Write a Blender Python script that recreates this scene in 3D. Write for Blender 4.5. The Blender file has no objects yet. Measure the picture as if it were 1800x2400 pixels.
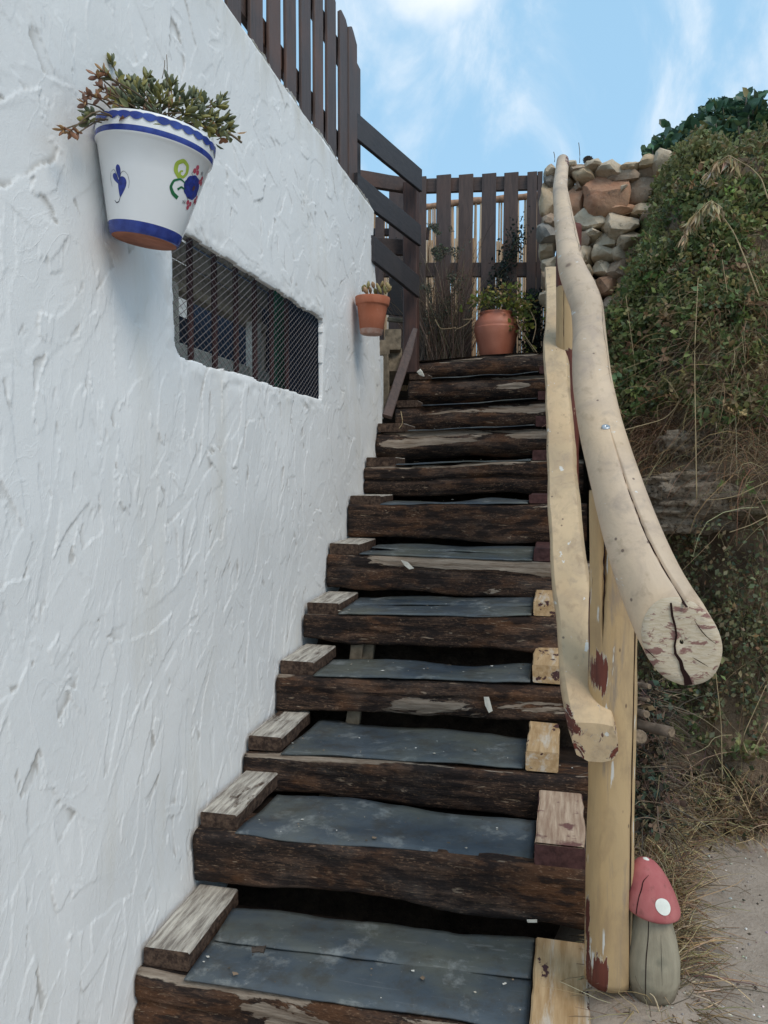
import bpy, math, random
import numpy as np
from mathutils import Matrix, Vector

random.seed(7)
rng = np.random.default_rng(11)
SC = bpy.context.scene
COL = SC.collection

# ------------------------------------------------------------------ camera
# The camera stands at the origin (eye height, about 1.2 m above the path).
# X = away from the white wall, Y = along the wall up the stairs, Z = up.
FPX = 1803.0                       # focal length in pixels of the 1800x2400 frame
_y = np.array([420.0, 89.0, FPX]); _y /= np.linalg.norm(_y)
_p = math.atan2(_y[1], _y[2])
_z = np.array([0.0, math.cos(_p), -math.sin(_p)])
_y = _y - _z * _y.dot(_z); _y /= np.linalg.norm(_y)
_x = -np.cross(_y, _z)
RW = np.stack([_x, _y, _z])        # rows: world axes in (right, up, forward)

cam = bpy.data.cameras.new('camera')
cam.sensor_fit = 'VERTICAL'; cam.sensor_height = 24.0; cam.lens = FPX / 2400 * 24.0
cam.clip_start = 0.02; cam.clip_end = 400
camo = bpy.data.objects.new('camera', cam); COL.objects.link(camo)
r_, u_, f_ = RW[:, 0], RW[:, 1], RW[:, 2]
camo.matrix_world = Matrix([[r_[0], u_[0], -f_[0], 0], [r_[1], u_[1], -f_[1], 0], [r_[2], u_[2], -f_[2], 0], [0, 0, 0, 1]])
SC.camera = camo

# ------------------------------------------------------------------ light
SUN_ELEV, SUN_AZ = 50.0, 130.0      # azimuth measured from +Y (up the stairs) towards +X (the bank)
SUN_STRENGTH, SUN_ANGLE = 1.45, 28.0
SKY_STRENGTH = 0.11
SC.view_settings.view_transform = 'Standard'
SC.view_settings.look = 'None'
SC.view_settings.exposure = 0.20
SC.view_settings.gamma = 1.0
SC.view_settings.use_curve_mapping = False
sd = bpy.data.lights.new('sun', 'SUN'); sd.energy = SUN_STRENGTH; sd.angle = math.radians(SUN_ANGLE); sd.color = (1.0, 0.89, 0.76)
so = bpy.data.objects.new('sun', sd); COL.objects.link(so)
_e, _a = math.radians(SUN_ELEV), math.radians(SUN_AZ)
sdir = Vector((math.cos(_e) * math.sin(_a), math.cos(_e) * math.cos(_a), math.sin(_e)))
so.rotation_euler = sdir.to_track_quat('Z', 'Y').to_euler()
so.location = (3, 3, 8)

W = bpy.data.worlds.new('World'); SC.world = W; W.use_nodes = True
wn = W.node_tree; wn.nodes.clear()
def WN(t, **k):
    n = wn.nodes.new(t)
    for a, b in k.items(): setattr(n, a, b)
    return n
wo = WN('ShaderNodeOutputWorld'); bg = WN('ShaderNodeBackground'); sky = WN('ShaderNodeTexSky')
sky.sky_type = 'NISHITA'; sky.sun_disc = False; sky.sun_elevation = _e; sky.sun_rotation = _a
sky.air_density = 1.0; sky.dust_density = 1.5; sky.ozone_density = 1.6
tc = WN('ShaderNodeTexCoord')
def wmath(op, a, b=None, clamp=False):
    n = WN('ShaderNodeMath', operation=op); n.use_clamp = clamp
    for i, v in enumerate((a, b)):
        if v is None: continue
        if hasattr(v, 'is_output'): wn.links.new(v, n.inputs[i])
        else: n.inputs[i].default_value = v
    return n.outputs[0]
mp = WN('ShaderNodeMapping'); mp.inputs['Rotation'].default_value = (0.15, 0.55, 0.5); mp.inputs['Scale'].default_value = (2.7, 2.0, 1.15)
wn.links.new(tc.outputs['Generated'], mp.inputs['Vector'])
n1 = WN('ShaderNodeTexNoise'); n1.inputs['Scale'].default_value = 2.6; n1.inputs['Detail'].default_value = 9; n1.inputs['Roughness'].default_value = 0.60; n1.inputs['Distortion'].default_value = 0.45
wn.links.new(mp.outputs[0], n1.inputs['Vector'])
cl = WN('ShaderNodeMapRange'); cl.interpolation_type = 'SMOOTHSTEP'
cl.inputs['From Min'].default_value = 0.42; cl.inputs['From Max'].default_value = 0.76
wn.links.new(n1.outputs['Fac'], cl.inputs['Value'])
# one thicker cloud high above the stairs
dp = WN('ShaderNodeVectorMath', operation='DISTANCE'); dp.inputs[1].default_value = (-0.130, 0.825, 0.550)
wn.links.new(tc.outputs['Generated'], dp.inputs[0])
n2 = WN('ShaderNodeTexNoise'); n2.inputs['Scale'].default_value = 9.0; n2.inputs['Detail'].default_value = 6
wn.links.new(tc.outputs['Generated'], n2.inputs['Vector'])
dd = wmath('ADD', dp.outputs['Value'], wmath('MULTIPLY', wmath('SUBTRACT', n2.outputs['Fac'], 0.5), 0.16))
blob = WN('ShaderNodeMapRange'); blob.interpolation_type = 'SMOOTHSTEP'
blob.inputs['From Min'].default_value = 0.105; blob.inputs['From Max'].default_value = 0.035
wn.links.new(dd, blob.inputs['Value'])
cloud = wmath('MAXIMUM', wmath('MULTIPLY', cl.outputs[0], 0.78), wmath('MULTIPLY', blob.outputs[0], 0.85), True)
mulc = WN('ShaderNodeMix', data_type='RGBA'); mulc.blend_type = 'MIX'
mulc.inputs[7].default_value = (8.6, 8.8, 9.0, 1)
haz = WN('ShaderNodeMix', data_type='RGBA'); haz.inputs[0].default_value = 0.66; haz.inputs[7].default_value = (3.9, 6.75, 9.2, 1)
wn.links.new(sky.outputs[0], haz.inputs[6])
wn.links.new(haz.outputs[2], mulc.inputs[6]); wn.links.new(cloud, mulc.inputs[0])
wn.links.new(mulc.outputs[2], bg.inputs['Color']); bg.inputs['Strength'].default_value = SKY_STRENGTH
wn.links.new(bg.outputs[0], wo.inputs['Surface'])

# ------------------------------------------------------------------ helpers: placing
S_ = 1.0850                        # measuring picture (1659 wide) -> 1800 wide frame
def ray(dx, dy):
    return RW @ np.array([dx * S_ - 900.0, -(dy * S_ - 1200.0), FPX])
def P(dx, dy, x=None, y=None, z=None):
    d = ray(dx, dy)
    k = x / d[0] if x is not None else (y / d[1] if y is not None else z / d[2])
    return d * k
def Pslope(dx, dy, y0, z0, m):
    """where the sight line meets the sloping plane z = z0 + m (y - y0)"""
    d = ray(dx, dy)
    return d * ((z0 - m * y0) / (d[2] - m * d[1]))

# ------------------------------------------------------------------ helpers: noise
def _hash(ix, iy, iz, seed):
    h = (ix.astype(np.int64) * 374761393 + iy.astype(np.int64) * 668265263 + iz.astype(np.int64) * 2147483647 + seed * 1274126177) & 0xFFFFFFFF
    h = ((h ^ (h >> 13)) * 1274126177) & 0xFFFFFFFF
    h = ((h ^ (h >> 16)) * 2246822519) & 0xFFFFFFFF
    return (h ^ (h >> 15)).astype(np.float64) / 4294967295.0 * 2 - 1
def vnoise(p, seed=0):
    p = np.asarray(p, float); i = np.floor(p); f = p - i; f = f * f * (3 - 2 * f); i = i.astype(np.int64)
    r = 0
    for a in (0, 1):
        for b in (0, 1):
            for c in (0, 1):
                w = (f[..., 0] if a else 1 - f[..., 0]) * (f[..., 1] if b else 1 - f[..., 1]) * (f[..., 2] if c else 1 - f[..., 2])
                r = r + w * _hash(i[..., 0] + a, i[..., 1] + b, i[..., 2] + c, seed)
    return r
def fbm(p, seed=0, oct=4, gain=0.5):
    p = np.asarray(p, float); r = 0; a = 1.0
    for k in range(oct):
        r = r + a * vnoise(p * 2 ** k + k * 17.3, seed + k); a *= gain
    return r

# ------------------------------------------------------------------ helpers: objects
def tag(o, label=None, cat=None, group=None, kind=None):
    if label: o['label'] = label
    if cat: o['category'] = cat
    if group: o['group'] = group
    if kind: o['kind'] = kind
    return o
def empty(name, loc, label=None, cat=None, group=None):
    o = bpy.data.objects.new(name, None); COL.objects.link(o); o.location = loc; o.empty_display_size = 0.05
    return tag(o, label, cat, group)
def adopt(o, parent):
    o.parent = parent
    loc = Vector(parent.location) if parent.parent is None else Vector(parent.location) + (Vector(parent.parent.location) if parent.parent.type == 'EMPTY' else Vector((0, 0, 0)))
    o.matrix_parent_inverse = Matrix.Translation(-loc)
def mesh(name, verts, faces, mat, parent=None, smooth=False, col=None, mats=None, midx=None, kind=None, center=True, sharp=None):
    verts = np.asarray(verts, float).reshape(-1, 3)
    c = (verts.min(0) + verts.max(0)) / 2 if center else np.zeros(3)
    me = bpy.data.meshes.new(name)
    if isinstance(faces, np.ndarray) and faces.ndim == 2:
        n = faces.shape[1]; F = len(faces)
        me.vertices.add(len(verts)); me.vertices.foreach_set('co', (verts - c).ravel())
        me.loops.add(F * n); me.loops.foreach_set('vertex_index', faces.astype(np.int32).ravel())
        me.polygons.add(F); me.polygons.foreach_set('loop_start', np.arange(0, F * n, n, dtype=np.int32))
        me.update(calc_edges=True); me.validate()
    else:
        me.from_pydata((verts - c).tolist(), [], [list(map(int, f)) for f in faces])
    if smooth: me.polygons.foreach_set('use_smooth', np.ones(len(me.polygons), bool))
    if col is not None:
        at = me.color_attributes.new('Col', 'FLOAT_COLOR', 'POINT')
        cc = np.ones((len(verts), 4)); cc[:, :3] = col; at.data.foreach_set('color', cc.ravel())
    for m in (mats or [mat]): me.materials.append(m)
    if midx is not None: me.polygons.foreach_set('material_index', np.asarray(midx, np.int32))
    me.update()
    if smooth and sharp: me.set_sharp_from_angle(angle=math.radians(sharp))
    o = bpy.data.objects.new(name, me); COL.objects.link(o); o.location = c
    if parent is not None:
        if parent.type == 'EMPTY' and parent.parent is None:
            o.parent = parent; o.matrix_parent_inverse = Matrix.Translation(-Vector(parent.location))
        else:                                    # a sub-part: parent is a mesh (or Empty) with only translations above it
            o.parent = parent
            pl = Vector(parent.location); o.matrix_parent_inverse = Matrix.Translation(-pl)
    if kind: o['kind'] = kind
    return o
def inst(src, name, parent, mw, kind=None):
    """another object that shares src's mesh data, at world matrix mw, child of a top-level Empty"""
    o = bpy.data.objects.new(name, src); COL.objects.link(o)
    o.parent = parent; o.matrix_parent_inverse = Matrix.Translation(-Vector(parent.location))
    o.matrix_basis = mw
    return o
class MB:
    """collects pieces of geometry for ONE mesh object"""
    def __init__(s): s.v = []; s.f = []; s.c = []; s.m = []; s.n = 0
    def add(s, v, f, col=(1, 1, 1), mi=0):
        v = np.asarray(v, float).reshape(-1, 3); s.v.append(v)
        s.f += [[i + s.n for i in q] for q in f]; s.n += len(v)
        s.c.append(np.broadcast_to(np.asarray(col, float), (len(v), 3))); s.m += [mi] * len(f)
    def build(s, name, mat, parent=None, smooth=False, mats=None, kind=None):
        return mesh(name, np.concatenate(s.v), s.f, mat, parent, smooth, np.concatenate(s.c), mats, s.m if mats else None, kind)

def nrm(v): v = np.asarray(v, float); return v / (np.linalg.norm(v) + 1e-12)
def frames(path, up=(0, 0, 1)):
    path = np.asarray(path, float); t = np.gradient(path, axis=0); out = []
    for a in t:
        a = nrm(a); r = np.cross(a, up)
        if np.linalg.norm(r) < 1e-4: r = np.cross(a, (1, 0, 0))
        r = nrm(r); out.append((a, r, nrm(np.cross(r, a))))
    return out
def grid_faces(n, m, closed=True):
    f = []
    for i in range(n - 1):
        for j in range(m if closed else m - 1):
            k = (j + 1) % m
            f.append([i * m + j, i * m + k, (i + 1) * m + k, (i + 1) * m + j])
    return f
def sweep(path, sects, up=(0, 0, 1), caps=True, jitter=0, jscale=8.0, seed=0):
    """sects: list of (m,2) arrays, one per station: offsets along (right, up')"""
    fr = frames(path, up); n = len(path); m = len(sects[0]); V = []
    for i in range(n):
        a, r, u = fr[i]; s = sects[i]
        V.append(np.asarray(path[i]) + s[:, :1] * r + s[:, 1:2] * u)
    V = np.concatenate(V)
    if jitter:
        cen = np.repeat(np.asarray(path, float), m, 0); d = V - cen; d /= np.linalg.norm(d, axis=1)[:, None] + 1e-9
        V = V + d * (jitter * fbm(V * jscale, seed, 3))[:, None]
    F = grid_faces(n, m)
    if caps:
        F.append(list(range(m - 1, -1, -1))); F.append([(n - 1) * m + j for j in range(m)])
    return V, F
def rrect(w, h, b, k=2):
    """rounded rectangle section, k points per corner"""
    pts = []
    for cx, cy, a0 in ((w / 2 - b, h / 2 - b, 0), (-w / 2 + b, h / 2 - b, 90), (-w / 2 + b, -h / 2 + b, 180), (w / 2 - b, -h / 2 + b, 270)):
        for i in range(k):
            a = math.radians(a0 + 90 * i / max(k - 1, 1)); pts.append((cx + b * math.cos(a), cy + b * math.sin(a)))
    return np.array(pts)
def plank(name, a, b, w, t, mat, parent, up=(0, 0, 1), n=10, jit=0.0012, bev=0.003, seed=None, wtaper=1.0, **k):
    """a sawn board from a to b: w across (right), t along up'"""
    seed = seed if seed is not None else random.randrange(9999)
    a, b = np.asarray(a, float), np.asarray(b, float)
    path = [a + (b - a) * i / (n - 1) for i in range(n)]
    rr = random.Random(seed)
    bend = rr.uniform(-1, 1) * 0.0025
    d = nrm(b - a); sidev = nrm(np.cross(d, up))
    path = [p + sidev * bend * math.sin(math.pi * i / (n - 1)) for i, p in enumerate(path)]
    sec = [rrect(w * (1 + (wtaper - 1) * i / (n - 1)), t, bev, 2) for i in range(n)]
    V, F = sweep(path, sec, up, True, jit, 14, seed)
    return mesh(name, V, F, mat, parent, False, **k)
def tube(path, rad, m=8, up=(0, 0, 1), caps=True):
    th = np.linspace(0, 2 * math.pi, m, endpoint=False); c = np.stack([np.cos(th), np.sin(th)], 1)
    rad = np.broadcast_to(np.asarray(rad, float), (len(path),))
    return sweep(path, [c * r for r in rad], up, caps)
def lathe(prof, m=48):
    th = np.linspace(0, 2 * math.pi, m, endpoint=False); V = []
    for r, z in prof: V.append(np.stack([r * np.cos(th), r * np.sin(th), np.full(m, z)], 1))
    return np.concatenate(V), grid_faces(len(prof), m)
def smoothpath(pts, n):
    pts = np.asarray(pts, float); d = np.r_[0, np.cumsum(np.linalg.norm(np.diff(pts, axis=0), axis=1))]
    t = np.linspace(0, d[-1], n); out = np.stack([np.interp(t, d, pts[:, k]) for k in range(pts.shape[1])], 1)
    for _ in range(max(1, n // len(pts) // 2 + 1)):
        q = out.copy(); q[1:-1] = (out[:-2] + 2 * out[1:-1] + out[2:]) / 4; out = q
    return out

# ------------------------------------------------------------------ helpers: materials
class M:
    def __init__(s, name, rough=0.8, spec=0.3):
        s.m = bpy.data.materials.new(name); s.m.use_nodes = True; s.t = s.m.node_tree
        s.b = s.t.nodes['Principled BSDF']; s.b.inputs['Roughness'].default_value = rough; s.b.inputs['Specular IOR Level'].default_value = spec
        g = s.t.nodes.new('ShaderNodeNewGeometry'); s.pos = g.outputs['Position']; s.hgt = None
    def n(s, t, **k):
        o = s.t.nodes.new(t)
        for a, b in k.items(): setattr(o, a, b)
        return o
    def lk(s, v, i):
        if hasattr(v, 'is_output'): s.t.links.new(v, i)
        elif v is not None: i.default_value = v if not isinstance(v, tuple) or len(v) != 3 or i.type != 'RGBA' else (*v, 1)
    def map(s, sc=(1, 1, 1), off=(0, 0, 0), src=None, rot=(0, 0, 0)):
        o = s.n('ShaderNodeMapping'); o.inputs['Scale'].default_value = sc; o.inputs['Location'].default_value = off; o.inputs['Rotation'].default_value = rot
        s.t.links.new(src or s.pos, o.inputs['Vector']); return o.outputs[0]
    def noise(s, scale, vec=None, det=5, rough=0.55, dist=0.0):
        o = s.n('ShaderNodeTexNoise'); o.inputs['Scale'].default_value = scale; o.inputs['Detail'].default_value = det
        o.inputs['Roughness'].default_value = rough; o.inputs['Distortion'].default_value = dist
        s.t.links.new(vec if vec is not None else s.pos, o.inputs['Vector']); return o.outputs['Fac']
    def vor(s, scale, vec=None, feat='F1', out='Distance'):
        o = s.n('ShaderNodeTexVoronoi'); o.feature = feat; o.inputs['Scale'].default_value = scale
        s.t.links.new(vec if vec is not None else s.pos, o.inputs['Vector']); return o.outputs[out]
    def ramp(s, f, stops):
        o = s.n('ShaderNodeValToRGB'); e = o.color_ramp.elements
        while len(e) < len(stops): e.new(0.5)
        for q, (p, c) in zip(e, stops): q.position = p; q.color = (*c, 1) if len(c) == 3 else c
        s.t.links.new(f, o.inputs[0]); return o.outputs[0]
    def rng(s, f, a, b, c=0.0, d=1.0):
        o = s.n('ShaderNodeMapRange'); o.clamp = True
        for i, v in zip(('From Min', 'From Max', 'To Min', 'To Max'), (a, b, c, d)): o.inputs[i].default_value = v
        s.t.links.new(f, o.inputs['Value']); return o.outputs[0]
    def mix(s, f, a, b, mode='MIX'):
        o = s.n('ShaderNodeMix', data_type='RGBA', blend_type=mode); s.lk(f, o.inputs[0]); s.lk(a, o.inputs[6]); s.lk(b, o.inputs[7]); return o.outputs[2]
    def math(s, op, a, b=None):
        o = s.n('ShaderNodeMath', operation=op); s.lk(a, o.inputs[0])
        if b is not None: s.lk(b, o.inputs[1])
        return o.outputs[0]
    def attr(s, name='Col', out='Color'):
        o = s.n('ShaderNodeAttribute'); o.attribute_name = name; return o.outputs[out]
    def oi(s):
        return s.n('ShaderNodeObjectInfo').outputs['Random']
    def base(s, c): s.lk(c, s.b.inputs['Base Color']); return s
    def rough(s, c): s.lk(c, s.b.inputs['Roughness']); return s
    def bump(s, h, dist=0.002, strength=1.0):
        o = s.n('ShaderNodeBump'); o.inputs['Strength'].default_value = strength; o.inputs['Distance'].default_value = dist
        s.t.links.new(h, o.inputs['Height'])
        if s.hgt is not None: s.t.links.new(s.hgt, o.inputs['Normal'])
        s.hgt = o.outputs[0]; s.t.links.new(s.hgt, s.b.inputs['Normal']); return s

AX = {'x': (0.12, 1, 1), 'y': (1, 0.12, 1), 'z': (1, 1, 0.12)}
def stained_board(name, ax, c0=(0.066, 0.045, 0.039), c1=(0.120, 0.078, 0.064), c2=(0.15, 0.076, 0.052)):
    m = M(name, 0.62, 0.35); v = m.map(AX[ax], src=m.pos)
    r = m.oi()
    g = m.noise(60, v, 6, 0.65, 0.4); big = m.noise(3.0, None, 3)
    c = m.mix(m.rng(g, 0.35, 0.7), c0, c1); c = m.mix(m.rng(big, 0.52, 0.75), c, c2)
    c = m.mix(m.rng(r, 0, 1, 0.0, 0.35), c, (0.05, 0.045, 0.05))
    sp = m.noise(170, m.map((1, 1, 1)), 3); c = m.mix(m.rng(sp, 0.70, 0.76, 0, 0.5), c, (0.22, 0.19, 0.17))
    return m.base(c).bump(g, 0.0025, 0.7).m
def sleeper(name, peel=0.64, dark=1.0):
    m = M(name, 0.85, 0.22); v = m.map((0.10, 1, 1)); v2 = m.map((0.22, 1, 1.0), (3, 1, 7))
    g = m.noise(55, v, 7, 0.7, 0.5); b = m.noise(7, m.map((0.5, 1, 1)), 5, 0.6); fine = m.noise(220, m.map((0.35, 1, 1)), 4, 0.7)
    c = m.ramp(g, [(0.34, (0.008 * dark, 0.006 * dark, 0.005 * dark)), (0.50, (0.026 * dark, 0.016 * dark, 0.012 * dark)), (0.70, (0.085 * dark, 0.050 * dark, 0.033 * dark))])
    c = m.mix(m.rng(b, 0.48, 0.64, 0, 0.75), c, (0.125, 0.056, 0.026))
    c = m.mix(m.rng(m.noise(5, m.map((0.5, 1, 1), (1, 7, 7)), 5, 0.65), 0.50, 0.64, 0, 0.5), c, (0.105, 0.088, 0.078))
    c = m.mix(m.rng(fine, 0.55, 0.66, 0, 0.7), c, (0.24, 0.145, 0.09))
    fl = m.noise(90, m.map((0.16, 1, 1), (9, 2, 2)), 3, 0.6, 0.8)
    c = m.mix(m.rng(fl, 0.655, 0.69, 0, 0.85), c, (0.34, 0.255, 0.18))
    c = m.mix(m.rng(m.noise(26, m.map((0.3, 1, 1), (5, 5, 5)), 5, 0.7), 0.47, 0.58, 0, 0.85), c, (0.013, 0.010, 0.010))
    pf = m.math('ADD', m.noise(8, v2, 7, 0.62, 0.6), m.math('MULTIPLY', m.attr('Col'), 0.0))
    at = m.attr('Col')
    pf = m.math('ADD', m.noise(8, v2, 7, 0.62, 0.6), m.rng(at, 0, 1, -0.10, 0.21))
    pm = m.rng(pf, peel, peel + 0.012)
    pc = m.mix(m.rng(m.noise(70, v, 5, 0.7), 0.35, 0.65), (0.17, 0.125, 0.09), (0.36, 0.30, 0.24))
    c = m.mix(pm, c, pc)
    m.base(c).bump(g, 0.009, 1.0).bump(fine, 0.003, 0.8).bump(pm, 0.003, 0.9)
    return m.m
def cream_wood(name, base=(0.46, 0.385, 0.275), ax='y', grey=0.35, red=0.74, warm=(0.50, 0.345, 0.17), white=0.665):
    m = M(name, 0.6, 0.35); v = m.map(AX[ax])
    g = m.noise(38, v, 6, 0.6, 0.3); b = m.noise(5, m.map(tuple(0.4 if q < 1 else 1 for q in AX[ax])), 4)
    c = m.mix(m.rng(b, 0.42, 0.66), base, tuple(q * 0.80 for q in base))
    gm = m.noise(11, m.map(tuple(0.45 if q < 1 else 1 for q in AX[ax]), (3, 1, 4)), 7, 0.68, 0.8)
    c = m.mix(m.rng(gm, 0.48, 0.64, 0, 0.65), c, tuple(q * f for q, f in zip(base, (0.62, 0.62, 0.68))))
    c = m.mix(m.rng(m.noise(4.5, v, 4), 0.5, 0.68, 0, 0.5), c, warm)
    c = m.mix(m.rng(m.noise(16, v, 6, 0.65, 0.5), 0.58, 0.70, 0, grey), c, (0.20, 0.17, 0.15))
    c = m.mix(m.rng(g, 0.57, 0.70, 0, 0.45), c, (0.28, 0.19, 0.115))
    sp = m.vor(22, m.map(tuple(0.5 if q < 1 else 1 for q in AX[ax])))
    c = m.mix(m.rng(sp, 0.075, 0.045, 0, 0.75), c, (0.07, 0.035, 0.03))
    kn = m.vor(7.5, m.map(tuple(0.4 if q < 1 else 1 for q in AX[ax]), (2, 5, 1))); c = m.mix(m.rng(kn, 0.10, 0.055, 0, 0.8), c, (0.10, 0.055, 0.04)); c = m.mix(m.rng(kn, 0.20, 0.10, 0, 0.3), c, (0.30, 0.20, 0.12))
    at = m.attr('Col'); pf = m.math('ADD', m.rng(m.noise(30, v, 7, 0.7, 0.9), 0, 1, -0.35, 1.35), m.rng(at, 0, 1, -0.38, 0.45))
    rm = m.rng(pf, red - 0.02, red); edge = m.rng(pf, red - 0.045, red - 0.028)
    wh = m.rng(m.noise(34, v, 5, 0.6), white, white + 0.02)
    c = m.mix(wh, c, (0.62, 0.60, 0.55))
    c = m.mix(m.math('MULTIPLY', edge, 0.7), c, (0.58, 0.52, 0.42))
    c = m.mix(rm, c, m.mix(m.rng(g, 0.4, 0.65), (0.085, 0.024, 0.017), (0.16, 0.042, 0.026)))
    m.base(c).bump(gm, 0.004, 0.5).bump(g, 0.0016, 0.8).bump(rm, -0.002, 0.8).bump(b, 0.006, 0.5)
    return m.m
def attr_mat(name, rough=0.7, spec=0.25, vary=0.35, scale=60, trans=0.0):
    m = M(name, rough, spec); a = m.attr('Col'); n_ = m.noise(scale, None, 3)
    c = m.mix(m.rng(n_, 0.3, 0.7), m.mix(1.0, a, (1 - vary,) * 3, 'MULTIPLY'), m.mix(1.0, a, (1 + vary,) * 3, 'MULTIPLY'))
    m.base(c)
    return m.m
def plain(name, c, rough=0.7, spec=0.3, scale=40, amt=0.2, bump=0.0):
    m = M(name, rough, spec); f = m.noise(scale, None, 5)
    m.base(m.mix(m.rng(f, 0.3, 0.7), tuple(q * (1 - amt) for q in c), tuple(min(1, q * (1 + amt)) for q in c)))
    if bump: m.bump(f, bump, 0.8)
    return m.m

# ================================================================== SETTING: ground, soil, bank
def heightmesh(name, xs, ys, zf, mat, kind='structure', label=None):
    X, Y = np.meshgrid(xs, ys); Z = zf(X, Y); n, m = X.shape
    V = np.stack([X, Y, Z], -1).reshape(-1, 3); i = np.arange(n * m).reshape(n, m)
    F = np.stack([i[:-1, :-1], i[:-1, 1:], i[1:, 1:], i[1:, :-1]], -1).reshape(-1, 4)
    o = mesh(name, V, F, mat, None, True); tag(o, label, None, None, kind); return o
def n2d(X, Y, sc, seed, o=4): return fbm(np.stack([X * sc, Y * sc, np.zeros_like(X) + seed * 1.7], -1), seed, o)

m = M('sandy_soil', 0.95, 0.15)
a_ = m.noise(4, None, 6, 0.6); b_ = m.noise(90, None, 5, 0.7); c_ = m.vor(60)
col = m.mix(m.rng(a_, 0.35, 0.68), (0.31, 0.25, 0.20), (0.46, 0.385, 0.315))
col = m.mix(m.rng(b_, 0.55, 0.72, 0, 0.5), col, (0.44, 0.39, 0.345))
col = m.mix(m.rng(b_, 0.42, 0.30, 0, 0.5), col, (0.16, 0.12, 0.10))
m.base(col).bump(b_, 0.006, 0.9).bump(a_, 0.03, 0.5); SOIL = m.m
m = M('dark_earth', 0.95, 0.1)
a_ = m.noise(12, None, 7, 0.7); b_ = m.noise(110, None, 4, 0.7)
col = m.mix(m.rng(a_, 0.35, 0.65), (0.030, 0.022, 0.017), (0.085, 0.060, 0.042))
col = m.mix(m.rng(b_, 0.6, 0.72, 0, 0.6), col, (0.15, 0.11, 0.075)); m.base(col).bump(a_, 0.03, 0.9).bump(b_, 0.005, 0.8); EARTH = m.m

def gz(X, Y):
    z = -1.155 - 0.30 * np.clip((1.2 - Y) / 1.6, 0, 1) ** 1.3
    z = z - 0.20 * np.clip((0.08 - X) / 0.15, 0, 1) * (Y > -9)          # the path is lower in front of the first step
    z = z + 0.052 * np.exp(-((X - 0.22) ** 2 + (Y - 1.70) ** 2) / 0.13 ** 2)
    return z + 0.012 * n2d(X, Y, 3.5, 3) * (np.abs(X) < 6)
gx = np.unique(np.r_[np.array([-60, -30, -12, -5, -2.5]), np.linspace(-1.4, 2.2, 110), np.array([2.8, 4, 7, 14, 30, 60])])
gy = np.unique(np.r_[np.array([-60, -30, -12, -5, -2.5, -1]), np.linspace(-0.5, 3.4, 120), np.array([5, 9, 16, 30, 60])])
heightmesh('ground', gx, gy, gz, SOIL)

# soil slope under the open timber stairs
def sz(X, Y): return -0.9 * np.clip((X - 0.10) / 0.14, 0, 1) ** 1.5 * np.clip((Y - 1.6) / 0.8, 0, 1) + np.clip(-1.42 + (Y - 1.75) * 0.60, -1.42, 0.60) - 0.10 + 0.03 * n2d(X, Y, 5, 8)
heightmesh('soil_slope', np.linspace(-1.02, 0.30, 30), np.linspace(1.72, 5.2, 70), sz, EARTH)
# upper terrace behind the stairs
heightmesh('upper_terrace', np.r_[np.linspace(-9, -1.5, 6), np.linspace(-1.2, 0.2, 16)], np.r_[np.linspace(5.02, 6.6, 16), np.array([8, 12, 20, 40])], lambda X, Y: 0.735 + 0.02 * n2d(X, Y, 3, 5), EARTH)

# the overgrown bank on the right: a front given by y = f(x, z)
def bank_y(x, z):
    prof = np.interp(z, [-1.4, -1.15, -0.85, -0.30, -0.22, -0.12, 0.02, 0.08, 0.6, 1.2, 1.58, 1.70, 1.75], [2.72, 2.84, 3.03, 3.22, 3.20, 3.02, 2.98, 3.12, 3.50, 3.94, 4.24, 4.6, 6.5])
    y = prof + np.clip(0.62 - x, 0, 1) * 1.15 * np.clip((z + 1.4) / 1.0, 0.35, 1)
    xb = np.interp(z, [0.55, 0.8, 1.05, 1.75], [0.10, 0.24, 0.36, 0.62])
    k = np.clip((xb + 0.10 - x) / 0.16, 0, 1) * np.clip((z - 0.6) / 0.2, 0, 1); k = k * k * (3 - 2 * k)
    return y + np.maximum(5.25 - y, 0) * k          # the stone wall stands free of the bank at its upper left
BX = np.r_[np.linspace(0.135, 1.7, 90), np.linspace(1.8, 5, 18)]
BZ = np.r_[np.linspace(-1.4, 1.64, 125), np.array([1.67, 1.70, 1.73, 1.75])]
X, Z = np.meshgrid(BX, BZ)
Y = bank_y(X, Z)
q = np.stack([X * 2.2, Y * 2.2, Z * 2.2], -1)
Y = Y + 0.07 * fbm(q, 21, 3) + 0.025 * fbm(q * 5, 22, 3)
Zt = Z + 0.04 * fbm(q * 1.3, 23, 2) * (Z > 1.35)
V = np.stack([X, Y, Zt], -1); nz, nx = X.shape
side = V[:, :1].copy(); side[..., 1] += 3.0                                  # the cut side next to the stairs runs back into the hill
V = np.concatenate([side, V], 1); nx += 1
i = np.arange(nz * nx).reshape(nz, nx)
F = np.stack([i[:-1, :-1], i[:-1, 1:], i[1:, 1:], i[1:, :-1]], -1).reshape(-1, 4)
m = M('bank_earth', 0.95, 0.1)
a_ = m.noise(5, None, 7, 0.7); b_ = m.noise(70, None, 5, 0.7)
col = m.ramp(a_, [(0.3, (0.10, 0.070, 0.048)), (0.5, (0.20, 0.142, 0.096)), (0.7, (0.32, 0.24, 0.165))])
col = m.mix(m.rng(b_, 0.58, 0.72, 0, 0.6), col, (0.19, 0.14, 0.095)); m.base(col).bump(a_, 0.05, 0.9).bump(b_, 0.008, 0.9)
tag(mesh('bank', V.reshape(-1, 3), F, m.m, None, True), None, None, None, 'structure')
heightmesh('hilltop', np.linspace(0.14, 30, 24), np.r_[np.linspace(5.3, 8, 8), np.array([12, 20, 40])], lambda X, Y: 1.72 + 0.05 * n2d(X, Y, 1, 4), EARTH)

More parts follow.
